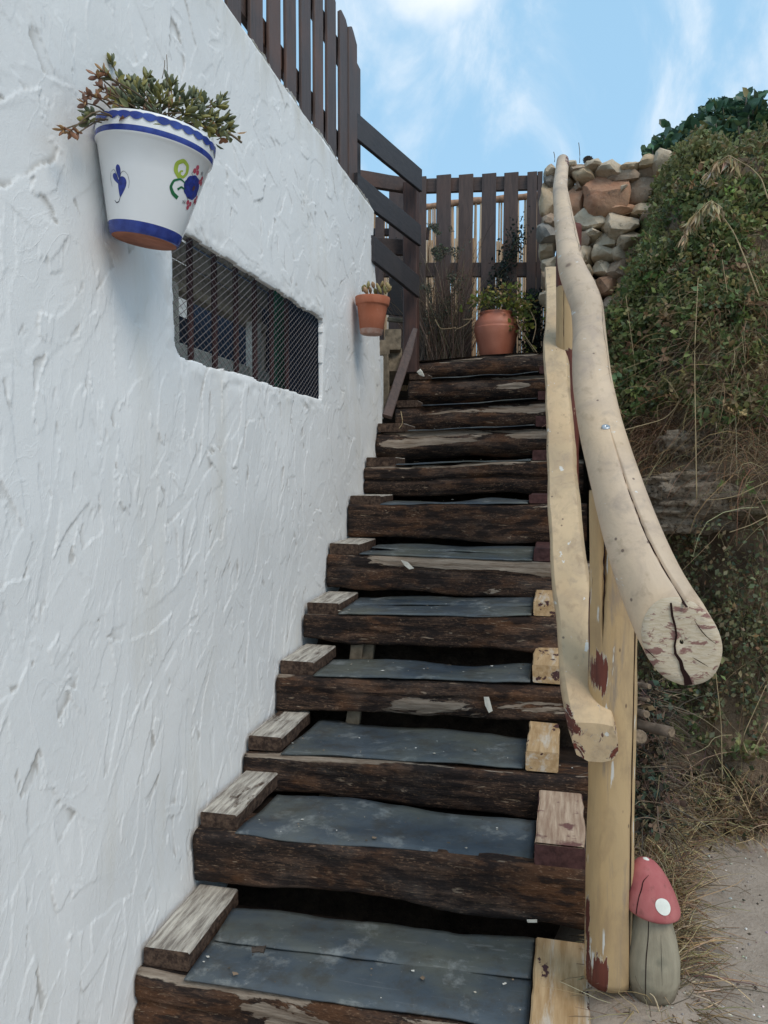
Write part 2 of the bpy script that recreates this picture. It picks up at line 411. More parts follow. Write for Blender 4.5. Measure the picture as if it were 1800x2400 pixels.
# ================================================================== THE WHITE WALL
wall = empty('stucco_wall', (-1.0, 2.6, -1.3), 'rough white stucco wall rising beside the stairs with a meshed window hole', 'wall')
m = M('white_stucco', 0.88, 0.25)
fine = m.noise(340, None, 4, 0.6); a_ = m.noise(2.3, None, 4); b_ = m.noise(26, None, 5, 0.65)
col = m.mix(m.rng(a_, 0.3, 0.7), (0.75, 0.755, 0.75), (0.82, 0.82, 0.81))
sep = m.n('ShaderNodeSeparateXYZ'); m.t.links.new(m.pos, sep.inputs[0])
st = m.math('MULTIPLY', m.rng(sep.outputs[2], 1.22, 1.45), m.rng(m.noise(9, m.map((1, 1, 0.35)), 5), 0.42, 0.66))   # lichen stain along the top edge
col = m.mix(m.math('MULTIPLY', st, 0.55), col, (0.50, 0.45, 0.35))
edge = m.math('MULTIPLY', m.rng(sep.outputs[1], 3.86, 4.24), m.rng(m.noise(7, None, 5), 0.4, 0.65))
col = m.mix(m.math('MULTIPLY', edge, 0.35), col, (0.60, 0.54, 0.42))
stk = m.math('MULTIPLY', m.rng(m.noise(5, m.map((1, 1, 0.16), (3, 3, 3)), 5, 0.6), 0.52, 0.70), m.rng(m.noise(1.7, None, 3), 0.45, 0.62)); col = m.mix(m.math('MULTIPLY', stk, 0.30), col, (0.58, 0.52, 0.40))
deep = m.attr('Col'); col = m.mix(m.rng(deep, 0, 1, 0, 0.62), col, (0.30, 0.27, 0.23))                            # darker where the relief dips below its surroundings
rn = m.noise(7, m.map((1, 1, 0.5), rot=(0.25, 0, 0)), 5, 0.5, 1.2); rdg = m.rng(m.math('ABSOLUTE', m.math('SUBTRACT', rn, 0.5)), 0.0, 0.018, 1.0, 0.0)
m.base(col).bump(fine, 0.0012, 0.5).bump(b_, 0.003, 0.35).bump(rdg, 0.0006, 0.5); STUCCO = m.m

# plaster relief: overlapping trowel strokes, each laid flat with a torn lip where the trowel left
RES = 0.0026; y0w, z0w = 0.55, -1.66
ny, nzw = int((4.32 - y0w) / RES), int((1.50 - z0w) / RES)
H = np.zeros((nzw, ny), np.float32)
r2 = np.random.default_rng(5)
lowf = None
def stroke(cy, cz, ang, L, w, curv, lift, lipk):
    global H
    R = L / 2 + w
    j0, j1 = max(0, int((cy - R - y0w) / RES)), min(ny, int((cy + R - y0w) / RES)); i0, i1 = max(0, int((cz - R - z0w) / RES)), min(nzw, int((cz + R - z0w) / RES))
    if j1 - j0 < 4 or i1 - i0 < 4: return
    yy = (np.arange(j0, j1) * RES + y0w - cy)[None, :].astype(np.float32); zz = (np.arange(i0, i1) * RES + z0w - cz)[:, None].astype(np.float32)
    c, s = math.cos(ang), math.sin(ang)
    sA = yy * c + zz * s; tA = -yy * s + zz * c; tA = tA - curv * sA * sA
    ph = r2.uniform(0, 6.28, 4)
    wob = w * (0.05 * np.sin(sA * 26 + ph[0]) + 0.03 * np.sin(sA * 70 + ph[1])) + 0.0012 * np.sin(sA * 310 + ph[3])
    hw = w / 2 * np.clip(1.15 - 0.5 * np.abs(sA / (L / 2)) ** 3, 0.15, 1.2) + wob
    ends = L / 2 + 0.012 * np.sin(tA * 150 + ph[2]) + 0.008 * np.sin(tA * 420 + ph[3])
    d = np.minimum(hw - np.abs(tA), ends - np.abs(sA))                    # distance inside the patch
    msk = d > 0
    if not msk.any(): return
    sub = H[i0:i1, j0:j1]
    base = sub[msk].mean()
    new = base * 0.55 + lift + r2.uniform(-0.034, 0.034) * tA + r2.uniform(-0.004, 0.004) * sA
    lip = np.exp(-d / 0.0018) * (lipk * (0.12 + 0.88 * (tA > 0)) + lipk * 1.1 * (sA > L * 0.36)) * (0.72 + 0.28 * np.sin(sA * 75 + ph[1]) * np.sin(sA * 31 + ph[2]))
    gz_ = np.where(msk, new + lip, sub)
    H[i0:i1, j0:j1] = gz_
for k in range(2300):
    cy, cz = r2.uniform(y0w, 4.3), r2.uniform(z0w, 1.5)
    up = cz > 0.55 or cy > 2.9
    ang = math.pi / 2 - 0.28 + r2.normal(0, 0.46) if not up else r2.choice((2.5, 2.2, 0.6, 1.3)) + r2.normal(0, 0.35)
    if up and r2.uniform() < 0.45: continue
    L = r2.uniform(0.12, 0.46) if not up else r2.uniform(0.08, 0.26)
    w = r2.uniform(0.026, 0.085) if not up else r2.uniform(0.03, 0.11)
    stroke(cy, cz, ang, L, w, r2.uniform(-2.8, 2.8) if L < 0.3 else r2.uniform(-1.2, 1.2), r2.uniform(-0.0012, 0.0015), r2.choice((0.0002, 0.0006, 0.0011, 0.0018)))
for k in range(300):                                                    # small torn dabs
    cy, cz = r2.uniform(y0w, 4.3), r2.uniform(z0w, 1.5)
    stroke(cy, cz, r2.uniform(0, 3.14), r2.uniform(0.03, 0.10), r2.uniform(0.012, 0.04), r2.uniform(-6, 6), r2.uniform(-0.0012, 0.0018), r2.uniform(0.0010, 0.0032))
def blur(A):
    A = (np.roll(A, 1, 0) + 2 * A + np.roll(A, -1, 0)) / 4; return (np.roll(A, 1, 1) + 2 * A + np.roll(A, -1, 1)) / 4
def blurn(A, n):
    for _ in range(n): A = blur(A)
    return A
Hs = H.copy()
for st_ in (1, 2, 4, 8):
    Hs = (np.roll(Hs, st_, 0) + 2 * Hs + np.roll(Hs, -st_, 0)) / 4; Hs = (np.roll(Hs, st_, 1) + 2 * Hs + np.roll(Hs, -st_, 1)) / 4
HOLLOW = np.clip((Hs - H - 0.0008) / 0.0010, 0, 1)
def samp(A, y, z):
    fy = np.clip((y - y0w) / RES, 0, ny - 1.01); fz = np.clip((z - z0w) / RES, 0, nzw - 1.01); j = fy.astype(int); i = fz.astype(int); a = fy - j; b = fz - i
    return A[i, j] * (1 - a) * (1 - b) + A[i, j + 1] * a * (1 - b) + A[i + 1, j] * (1 - a) * b + A[i + 1, j + 1] * a * b
ncol, nrow = 960, 760
tt = np.linspace(0, 1, ncol); yb = 0.75 * (4.26 / 0.75) ** tt              # finer near the camera
yb = 0.55 * yb + 0.45 * np.linspace(0.75, 4.26, ncol)
zr = np.linspace(-1.60, 1.425, nrow)
YY, ZZ = np.meshgrid(yb, zr)
yend = np.interp(zr, [-1.6, 0.3, 0.83, 1.25, 1.45], [4.25, 4.25, 4.18, 4.07, 4.08])
tg = np.clip((YY - 3.6) / (4.26 - 3.6), 0, 1)
YY = YY + tg * (yend[:, None] - 4.26)
YY = YY + np.clip((tg - 0.92) / 0.08, 0, 1) * 0.014 * fbm(np.stack([ZZ * 14, ZZ * 0, ZZ * 0], -1), 40, 4)
ZZ = ZZ + np.clip((ZZ - 1.36) / 0.065, 0, 1) * (0.016 * fbm(np.stack([YY * 6, YY * 0, YY * 0], -1), 41, 4) + 0.006 * fbm(np.stack([YY * 45, YY * 0, YY * 0], -1), 42, 2))
HH = samp(H, YY, ZZ); GR = samp(HOLLOW, YY, ZZ)
XX = -1.0 + HH + 0.008 * fbm(np.stack([YY * 1.6, ZZ * 1.6, ZZ * 0], -1), 43, 3)
XX = XX - 0.02 * np.clip((ZZ - 1.40) / 0.03, 0, 1) - 0.012 * np.clip((YY - yend[:, None] + 0.02) / 0.02, 0, 1)
# window hole, rounded lower left, torn edges
wy = 0.5 * (YY[:-1, :-1] + YY[1:, 1:]); wz = 0.5 * (ZZ[:-1, :-1] + ZZ[1:, 1:])
e1 = 0.0055 * fbm(np.stack([wy * 14, wz * 14, wz * 0], -1), 44, 4) * np.where(wy > 3.0, 0.25, 1.0)
def sdbox(y, z, a, b, c, d, r): 
    dy = np.abs(y - (a + b) / 2) - (b - a) / 2 + r; dz = np.abs(z - (c + d) / 2) - (d - c) / 2 + r
    return np.hypot(np.maximum(dy, 0), np.maximum(dz, 0)) + np.minimum(np.maximum(dy, dz), 0) - r
WY0, WY1, WZ0, WZ1 = 1.868, 3.135, 0.312, 0.654
hole = sdbox(wy, wz, WY0, WY1, WZ0, WZ1, np.where((wy < 2.2) & (wz < 0.5), 0.045, 0.018)) + e1 < 0
keep = ~hole
# pull the plaster in slightly round the hole
sd_ = sdbox(YY, ZZ, WY0, WY1, WZ0, WZ1, 0.03)
XX = XX - 0.004 * np.exp(-np.maximum(sd_, 0) / 0.008) + 0.003 * np.exp(-((sd_ - 0.03) / 0.02) ** 2) * fbm(np.stack([YY * 18, ZZ * 18, ZZ * 0], -1), 45, 3)
V = np.stack([XX, YY, ZZ], -1).reshape(-1, 3)
i = np.arange(nrow * ncol).reshape(nrow, ncol)
Q = np.stack([i[:-1, :-1], i[:-1, 1:], i[1:, 1:], i[1:, :-1]], -1)
F = Q[keep]
# reveals: every border edge of the kept plaster runs back into the wall
back = V.copy(); back[:, 0] = -1.014
sides = []
kp = np.pad(keep, 1, constant_values=False)
for (di, dj, a, b) in ((-1, 0, 0, 1), (0, 1, 1, 2), (1, 0, 2, 3), (0, -1, 3, 0)):
    nb = kp[1 + di:nrow + di, 1 + dj:ncol + dj]
    e = keep & ~nb
    A = Q[..., a][e]; B = Q[..., b][e]
    sides.append(np.stack([A, A + len(V), B + len(V), B], -1))
F = np.concatenate([F] + sides)
colr = np.repeat(np.r_[GR.ravel(), np.zeros(len(V))][:, None], 3, 1)
plaster = mesh('plaster', np.concatenate([V, back]), F, STUCCO, wall, True, colr)
# rest of the building behind the plaster: body, dark shed inside
INW = plain('shed_plank', (0.30, 0.25, 0.20), 0.8, 0.2, 30, 0.35)
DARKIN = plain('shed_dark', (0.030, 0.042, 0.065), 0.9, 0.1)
GREYB = plain('weathered_board', (0.72, 0.68, 0.60), 0.8, 0.2, 24, 0.25)
def box(name, x0, x1, y0, y1, z0, z1, mat, parent, **k):
    V = [(x, y, z) for x in (x0, x1) for y in (y0, y1) for z in (z0, z1)]
    F = [(0, 1, 3, 2), (4, 6, 7, 5), (0, 4, 5, 1), (2, 3, 7, 6), (0, 2, 6, 4), (1, 5, 7, 3)]
    return mesh(name, V, F, mat, parent, **k)
BODY = plain('old_plaster', (0.62, 0.60, 0.56), 0.9, 0.2)
box('wall_body', -1.19, -1.022, -2.6, 0.74, -1.6, 1.375, BODY, wall)
box('plaster_panel', -1.02, -1.0, -2.6, 0.752, -1.6, 1.41, STUCCO, wall)
box('room_floor', -2.6, -1.205, -2.6, 4.0, -1.7, -1.6, BODY, wall)
box('end_panel', -2.6, -1.032, 4.0, 4.06, -1.6, 1.375, BODY, wall)
box('back_panel', -2.66, -2.602, -2.6, 4.0, -1.6, 0.35, BODY, wall)
box('roof_slab', -1.13, -1.032, -2.7, 4.06, 1.382, 1.42, BODY, wall)
# inside: sloping plank ceiling, a beam, posts and boards of a small shed
for k in range(5):
    zc = 0.50 + 0.072 * k; xc = -1.50 + 0.03 * k
    plank('ceiling_plank', (xc, 1.3, zc + 0.30), (xc, 4.0, zc + 0.30), 0.010, 0.083, INW, wall, n=4, seed=300 + k)
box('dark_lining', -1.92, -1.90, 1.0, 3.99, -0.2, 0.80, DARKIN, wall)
box('end_dark_sheet', -1.89, -1.06, 3.70, 3.72, -0.2, 1.2, DARKIN, wall)  # dark sheet added before the bright end panel so that end looks unlit
plank('shed_beam', (-1.50, 1.3, 0.735), (-1.50, 4.0, 0.735), 0.06, 0.035, plain('beam_wood', (0.38, 0.32, 0.24), 0.8), wall, n=4)
plank('sill_board', (-1.47, 1.3, 0.465), (-1.47, 4.0, 0.465), 0.03, 0.09, GREYB, wall, n=4)
for yy_ in (2.16, 2.24, 3.06, 3.30, 3.52): 
    plank('shed_post', (-1.45 - 0.05 * (yy_ > 3.2), yy_ + 0.42, 0.30), (-1.45 - 0.05 * (yy_ > 3.2), yy_ + 0.42, 0.72), 0.075, 0.05, GREYB if yy_ < 3.2 else INW, wall, up=(1, 0, 0), n=4)
plank('green_board', (-1.30, 3.42, 0.20), (-1.30, 3.42, 0.90), 0.10, 0.02, plain('green_paint', (0.012, 0.10, 0.055), 0.6), wall, up=(1, 0, 0), n=4)
BAR = plain('rusty_bar', (0.055, 0.022, 0.022), 0.7, 0.3)
for yy_ in np.arange(2.03, 3.1, 0.170):
    V_, F_ = tube([(-1.125, yy_, z) for z in np.linspace(0.27, 0.72, 4)], 0.010, 6)
    mesh('window_bar', V_, F_, BAR, wall, True)
# expanded-metal screen: two families of flat wires
mb = MB(); ca = math.radians(31); pitch = 0.0190
for fam in (1, -1):
    d = np.array([math.cos(ca), fam * math.sin(ca)]); nn = np.array([-d[1], d[0]])
    for k in range(-80, 81):
        c = np.array([(WY0 + WY1) / 2, (WZ0 + WZ1) / 2]) + nn * k * pitch
        tlo, thi = -5, 5
        for ax, lo, hi in ((0, WY0 - 0.02, WY1 + 0.03), (1, WZ0 - 0.02, WZ1 + 0.02)):
            t0, t1 = sorted(((lo - c[ax]) / d[ax], (hi - c[ax]) / d[ax])); tlo, thi = max(tlo, t0), min(thi, t1)
        if thi - tlo < 0.02: continue
        nseg = max(2, int((thi - tlo) / 0.15)); w = 0.0009 if fam > 0 else 0.0005
        pts = []
        for q in range(nseg + 1):
            t = tlo + (thi - tlo) * q / nseg; yz = c + d * t
            xw = -1.022 + 0.003 * math.sin(yz[0] * 9) + (0.0012 if fam > 0 else -0.0012); pts.append((xw, *yz))
        sec = np.array([(w, w * .8), (-w, w * .8), (-w, -w * .8), (w, -w * .8)])
        V_, F_ = sweep(pts, [sec] * len(pts), (1, 0, 0), False); mb.add(V_, F_)
mb.build('wire_mesh', plain('wire_metal', (0.15, 0.13, 0.125), 0.5, 0.5), wall, kind='stuff')

# white panel and timber offcuts at the far end of the wall
WHITEW = plain('white_painted_wood', (0.70, 0.71, 0.70), 0.7, 0.3, 30, 0.12, 0.001)
OFF = plain('weathered_timber', (0.17, 0.135, 0.095), 0.85, 0.2, 26, 0.45, 0.004)
DK = stained_board('dark_board_z', 'z'); DKY = stained_board('dark_board_y', 'y'); DKX = stained_board('dark_board_x', 'x')
a = P(816, 770, y=4.34); b = P(820, 905, y=4.34)
o = box('white_panel', a[0] - 0.03, a[0] + 0.032, 4.32, 4.345, b[2], a[2], WHITEW, None)
tag(o, 'narrow white painted board upright at the far end of the stucco wall', 'board')
a = P(832, 765, y=4.40); b = P(836, 900, y=4.40)
o = plank('dark_upright', (a[0], 4.40, a[2]), (b[0], 4.40, b[2]), 0.035, 0.03, OFF, None, up=(0, 1, 0), n=6)
tag(o, 'thin weathered upright plank between white board and slanting brace', 'board')
for (dx0, dy0, dx1, dy1, yy_, ti) in ((806, 735, 838, 765, 4.46, 'pale sawn timber block just below the terracotta wall pot'), (834, 712, 864, 755, 4.60, 'upper weathered timber block behind the slanting brace board'), (838, 752, 866, 800, 4.62, 'lower weathered timber block behind the slanting brace board')):
    a = P(dx0, dy0, y=yy_); b = P(dx1, dy1, y=yy_)
    V_, F_ = sweep([((a[0] + b[0]) / 2 - 0.01 * k, yy_ + 0.04 * k, (a[2] + b[2]) / 2 - 0.012 * k) for k in range(6)], [rrect(abs(b[0] - a[0]) * 1.15, abs(a[2] - b[2]) * 1.1, 0.006)] * 6, jitter=0.004, seed=int(dx0))
    tag(mesh('timber_block', V_, F_, OFF), ti, 'timber block')

# ================================================================== THE TIMBER STAIRS
SLP = [sleeper('sleeper_a', 0.645, 1.35), sleeper('sleeper_b', 0.615, 1.5), sleeper('sleeper_peeled', 0.58, 1.45)]
stairs = empty('timber_stairs', (-0.4, 1.7, -1.3), 'steep open stairs of dark peeling sleepers with slate grey sheet treads', 'stairs')
m = M('rubber_sheet', 0.50, 0.35)
a_ = m.noise(4, m.map((0.5, 1, 1)), 6, 0.6, 0.4); b_ = m.noise(24, None, 5, 0.65); g_ = m.noise(30, m.map((0.06, 1, 1)), 5, 0.6)
col = m.mix(m.rng(a_, 0.35, 0.66), (0.034, 0.048, 0.064), (0.085, 0.103, 0.118))
col = m.mix(m.rng(m.noise(3.1, m.map((0.7, 1, 1), (7, 1, 2)), 5, 0.6), 0.44, 0.62, 0, 0.75), col, (0.115, 0.118, 0.092))
col = m.mix(m.rng(m.noise(9, m.map((1, 1, 1), (4, 2, 1)), 6, 0.7), 0.55, 0.66, 0, 0.7), col, (0.24, 0.255, 0.25))
col = m.mix(m.rng(m.noise(150, None, 2), 0.73, 0.76, 0, 0.7), col, (0.35, 0.34, 0.32))
scr = m.noise(60, m.map((0.10, 1, 1), (1, 8, 3), rot=(0, 0, 0.35)), 3, 0.7, 1.0); col = m.mix(m.rng(scr, 0.64, 0.70, 0, 0.30), col, (0.26, 0.27, 0.265)); drt = m.noise(11, None, 7, 0.75); col = m.mix(m.rng(drt, 0.50, 0.64, 0, 0.55), col, (0.055, 0.048, 0.036))
m.base(col).bump(a_, 0.012, 0.5).bump(g_, 0.0015, 0.5).bump(b_, 0.0012, 0.5).rough(m.rng(b_, 0.3, 0.7, 0.32, 0.58)); SHEET = m.m

def beam(L, R, hL, hR, depth, seed, mat, rnd=0.012, groove=(), wave=0.0, spots=(), toppeel=0.6, log=False):
    n, k = 84, 18; V = []; C = []
    rr = np.random.default_rng(seed)
    xs = np.linspace(0, 1, n)
    base = L[None] + (R - L)[None] * xs[:, None]
    sag = 0.006 * fbm(np.stack([xs * 3, xs * 0, xs * 0], -1), seed + 1, 3)
    hh = hL + (hR - hL) * xs - wave * (0.5 + 0.5 * np.sin(xs * 5.2 + seed)) + 0.010 * fbm(np.stack([xs * 6, xs * 0 + 3, xs * 0], -1), seed + 2, 4)
    tfr = np.linspace(0, 1, k)
    sec = []
    for t in tfr:                      # front face from the top down
        if log: oy = 0.055 * (abs(2 * t - 1)) ** 2.4
        else: oy = rnd * (max(0, 1 - t / 0.10) ** 2 + 0.8 * max(0, (t - 0.9) / 0.1) ** 2)
        sec.append((oy, t))
    sec += [(depth * 0.5, 1.0), (depth, 0.98), (depth, 0.5), (depth, 0.02), (depth * 0.55, 0.0), (depth * 0.22, 0.0)]
    m = len(sec)
    for s_, (oy, t) in enumerate(sec):
        p = base.copy(); p[:, 1] += oy; p[:, 2] += sag - hh * t
        q = np.stack([p[:, 0] * 2.2, p[:, 2] * 13 + oy * 9, np.full(n, seed * 3.1)], -1)
        d = 0.006 * fbm(q, seed, 4) + 0.0028 * fbm(q * np.array([3, 5, 1]), seed + 5, 3)
        for (gt, gd, gw) in groove:
            gg = gt + 0.05 * vnoise(np.stack([xs * 4, xs * 0, xs * 0], -1), seed + 9)
            d = d - gd * np.exp(-((t - gg) / gw) ** 2) * (s_ < k)
        pk = np.zeros(n) + (toppeel * np.exp(-(t / 0.10) ** 2) if s_ < k else (0.5 if t == 0 else 0))
        for (sx, st, rx, rt) in spots: pk = np.maximum(pk, np.exp(-((xs - sx) / (rx * 1.5)) ** 4 - ((t - st) / (rt * 1.6)) ** 4) * (s_ < k))
        d = d - 0.004 * (pk > 0.5) * (s_ < k)
        if s_ < k: p[:, 1] -= d
        elif t == 0: p[:, 2] += d * 0.6
        else: p[:, 2] -= d * (1 if t > 0.9 else 0)
        V.append(p); C.append(pk)
    V = np.stack(V, 1).reshape(-1, 3); C = np.stack(C, 1).reshape(-1)
    F = grid_faces(n, m); F.append(list(range(m - 1, -1, -1))); F.append([(n - 1) * m + j for j in range(m)])
    return mesh('beam', V, F, mat, stairs, True, np.repeat(C[:, None], 3, 1))

steps = []   # left px, right px, xr, hL, hR, kwargs
PX = [((290, 2104), None, 0.175, 0.20, 0.20, dict(mat=1, spots=[(0.50, 0.28, 0.20, 0.14)], toppeel=0.75, groove=[(0.35, 0.014, 0.05), (0.7, 0.01, 0.04)])),
      ((418, 1800), (1262, 1885), 0.145, 0.150, 0.150, dict(mat=0, wave=0.016, toppeel=0.35)),
      ((525, 1627), (1262, 1680), 0.145, 0.122, 0.135, dict(mat=0, toppeel=0.85)),
      ((597, 1460), (1215, 1482), 0.13, 0.128, 0.118, dict(mat=1, toppeel=0.8, spots=[(0.52, 0.70, 0.14, 0.22), (0.80, 0.55, 0.12, 0.14)], groove=[(0.5, 0.006, 0.05)])),
      ((655, 1330), (1200, 1334), 0.12, 0.108, 0.150, dict(mat=0, wave=0.012, toppeel=0.3)),
      ((706, 1199), (1187, 1214), 0.115, 0.148, 0.150, dict(mat=1, toppeel=0.95, spots=[(0.6, 0.08, 0.3, 0.13)], groove=[(0.36, 0.009, 0.04)])),
      ((751, 1093), (1184, 1088), 0.105, 0.160, 0.170, dict(mat=0, toppeel=0.5)),
      ((786, 1008), (1179, 994), 0.095, 0.142, 0.172, dict(mat=1, log=False, rnd=0.03, toppeel=0.85, groove=[(0.50, 0.024, 0.05), (0.9, 0.01, 0.04)])),
      ((811, 933), (1178, 921), 0.085, 0.145, 0.155, dict(mat=2, log=True, toppeel=0.5, spots=[(0.5, 0.18, 0.30, 0.12), (0.3, 0.40, 0.2, 0.10)]))]
prevY = None
for k, (lp, rp, xr, hL, hR, kw) in enumerate(PX):
    L = P(*lp, x=-0.995)
    if rp is None:
        A = P(937, 2222, z=L[2]); R = L + (A - L) * ((xr - L[0]) / (A[0] - L[0])); R[2] += 0.01
    else:
        A = P(*rp, y=L[1]); R = L + (A - L) * ((xr - L[0]) / (A[0] - L[0]))
    steps.append((L, R, hL, hR, kw))
for (lx, z, Y, px, hL, hR, kw) in ((-0.965, None, 4.43, ((853, 879), (1178, 863)), 0.165, 0.18, dict(mat=1, log=True, toppeel=0.4, spots=[(0.55, 0.2, 0.35, 0.13)])),
                                 (-0.950, None, 4.73, ((880, 820), (1176, 806)), 0.165, 0.175, dict(mat=0, log=True, toppeel=0.3, spots=[(0.62, 0.42, 0.1, 0.10), (0.75, 0.1, 0.2, 0.06)])),
                                 (-0.960, None, 5.00, ((894, 779), (1172, 756)), 0.145, 0.17, dict(mat=0, log=True, toppeel=0.3, spots=[(0.3, 0.15, 0.1, 0.05), (0.65, 0.1, 0.1, 0.05)]))):
    A = P(*px[0], y=Y); B = P(*px[1], y=Y)
    L = A + (B - A) * ((lx - A[0]) / (B[0] - A[0])); R = A + (B - A) * ((0.075 - A[0]) / (B[0] - A[0]))
    steps.append((L, R, hL, hR, kw))
for k, (L, R, hL, hR, kw) in enumerate(steps):
    kw = dict(kw); mt = SLP[kw.pop('mat')]
    beam(L, R, hL, hR, 0.15, 100 + k * 7, mt, **kw)

def sheet(c, thick, seed, amp=0.005, nx=64, ny=12, edge=0.010):
    """a limp sheet between 4 corners: front-left, front-right, back-right, back-left"""
    fl, fr, br, bl = [np.asarray(q, float) for q in c]
    u, v = np.meshgrid(np.linspace(0, 1, nx), np.linspace(0, 1, ny))
    ev = edge * fbm(np.stack([u * 5, v * 0, v * 0], -1), seed, 4) * (1 - v) * 0.5 + edge * 1.6 * fbm(np.stack([u * 4, v * 0 + 9, v * 0], -1), seed + 1, 4) * v
    Pn = (fl * ((1 - u) * (1 - v))[..., None] + fr * (u * (1 - v))[..., None] + br * (u * v)[..., None] + bl * ((1 - u) * v)[..., None])
    Pn[..., 1] += ev
    Pn[..., 2] += 0.8 * amp * fbm(np.stack([u * 4, v * 1.6, v * 0], -1), seed + 2, 3) + amp * 0.8 * v * np.sin(u * 9 + seed)
    Pn[..., 2] -= 0.004 * np.clip(1 - v * 6, 0, 1)
    top = Pn.reshape(-1, 3); bot = top.copy(); bot[:, 2] -= thick
    i = np.arange(nx * ny).reshape(ny, nx); N = nx * ny
    F = [list(q) for q in np.stack([i[:-1, :-1], i[:-1, 1:], i[1:, 1:], i[1:, :-1]], -1).reshape(-1, 4)]
    F += [[a + N for a in q[::-1]] for q in F]
    bd = list(i[0]) + list(i[1:, -1]) + list(i[-1, ::-1][1:]) + list(i[::-1, 0][1:-1])
    for a, b in zip(bd, bd[1:] + bd[:1]): F.append([b, a, a + N, b + N])
    return mesh('tread_sheet', np.concatenate([top, bot]), F, SHEET, stairs, True)
TB = plain('tread_wood', (0.035, 0.025, 0.02), 0.9, 0.15, 30, 0.4, 0.003)
CL_GREY = sleeper('cleat_peeling', 0.60, 1.3)
m = M('cleat_grey', 0.85, 0.2); v = m.map((1, 0.1, 1)); g = m.noise(70, v, 6, 0.7)
col = m.mix(m.rng(g, 0.38, 0.62), (0.20, 0.175, 0.15), (0.56, 0.52, 0.45))
nz_ = m.n('ShaderNodeSeparateXYZ'); gm = m.n('ShaderNodeNewGeometry'); m.t.links.new(gm.outputs['Normal'], nz_.inputs[0])
up_ = m.math('MULTIPLY', m.rng(nz_.outputs[2], 0.4, 0.8), m.rng(m.noise(11, m.map((1, 0.3, 1)), 6, 0.65), 0.34, 0.40))
br_ = m.mix(m.rng(m.noise(60, None, 5, 0.7), 0.4, 0.66), (0.035, 0.022, 0.017), (0.13, 0.085, 0.06))
m.base(m.mix(up_, br_, col)).bump(g, 0.004, 0.9).bump(up_, 0.002, 0.8); CLEAT_G = m.m
m = M('cleat_ochre', 0.75, 0.25); v = m.map((1, 0.1, 1)); g = m.noise(60, v, 6, 0.65)
col = m.mix(m.rng(g, 0.35, 0.65), (0.35, 0.22, 0.105), (0.53, 0.37, 0.21))
col = m.mix(m.rng(m.noise(24, v, 6, 0.7, 0.4), 0.54, 0.66, 0, 0.9), col, (0.56, 0.50, 0.42))
pk = m.rng(m.noise(17, m.map((1, 0.5, 1), (2, 3, 4)), 6, 0.65), 0.60, 0.615)
col = m.mix(pk, col, (0.075, 0.035, 0.035)); m.base(col).bump(g, 0.003, 0.8).bump(pk, -0.002, 0.8); CLEAT_Y = m.m
m = M('cleat_pale', 0.8, 0.2); v = m.map((1, 0.08, 1)); g = m.noise(90, v, 6, 0.65)
col = m.mix(m.rng(g, 0.36, 0.62), (0.50, 0.38, 0.28), (0.30, 0.20, 0.14)); col = m.mix(m.rng(m.noise(14, None, 5), 0.58, 0.64), col, (0.16, 0.08, 0.07)); m.base(col).bump(g, 0.003, 0.8); CLEAT_P = m.m
CLEAT_R = plain('cleat_maroon', (0.075, 0.035, 0.033), 0.8, 0.2, 60, 0.4, 0.003)
def cleat(name, x0, x1, y0, y1, z0, z1, mat, seed, skew=0.0, **k):
    n = 12; path = [((x0 + x1) / 2 + skew * i / (n - 1), y0 + (y1 - y0) * i / (n - 1), (z0 + z1) / 2) for i in range(n)]
    V_, F_ = sweep(path, [rrect(x1 - x0, z1 - z0, 0.004, 2)] * n, (0, 0, 1), True, 0.0035, 16, seed)
    return mesh(name, V_, F_, mat, stairs, False, **k)

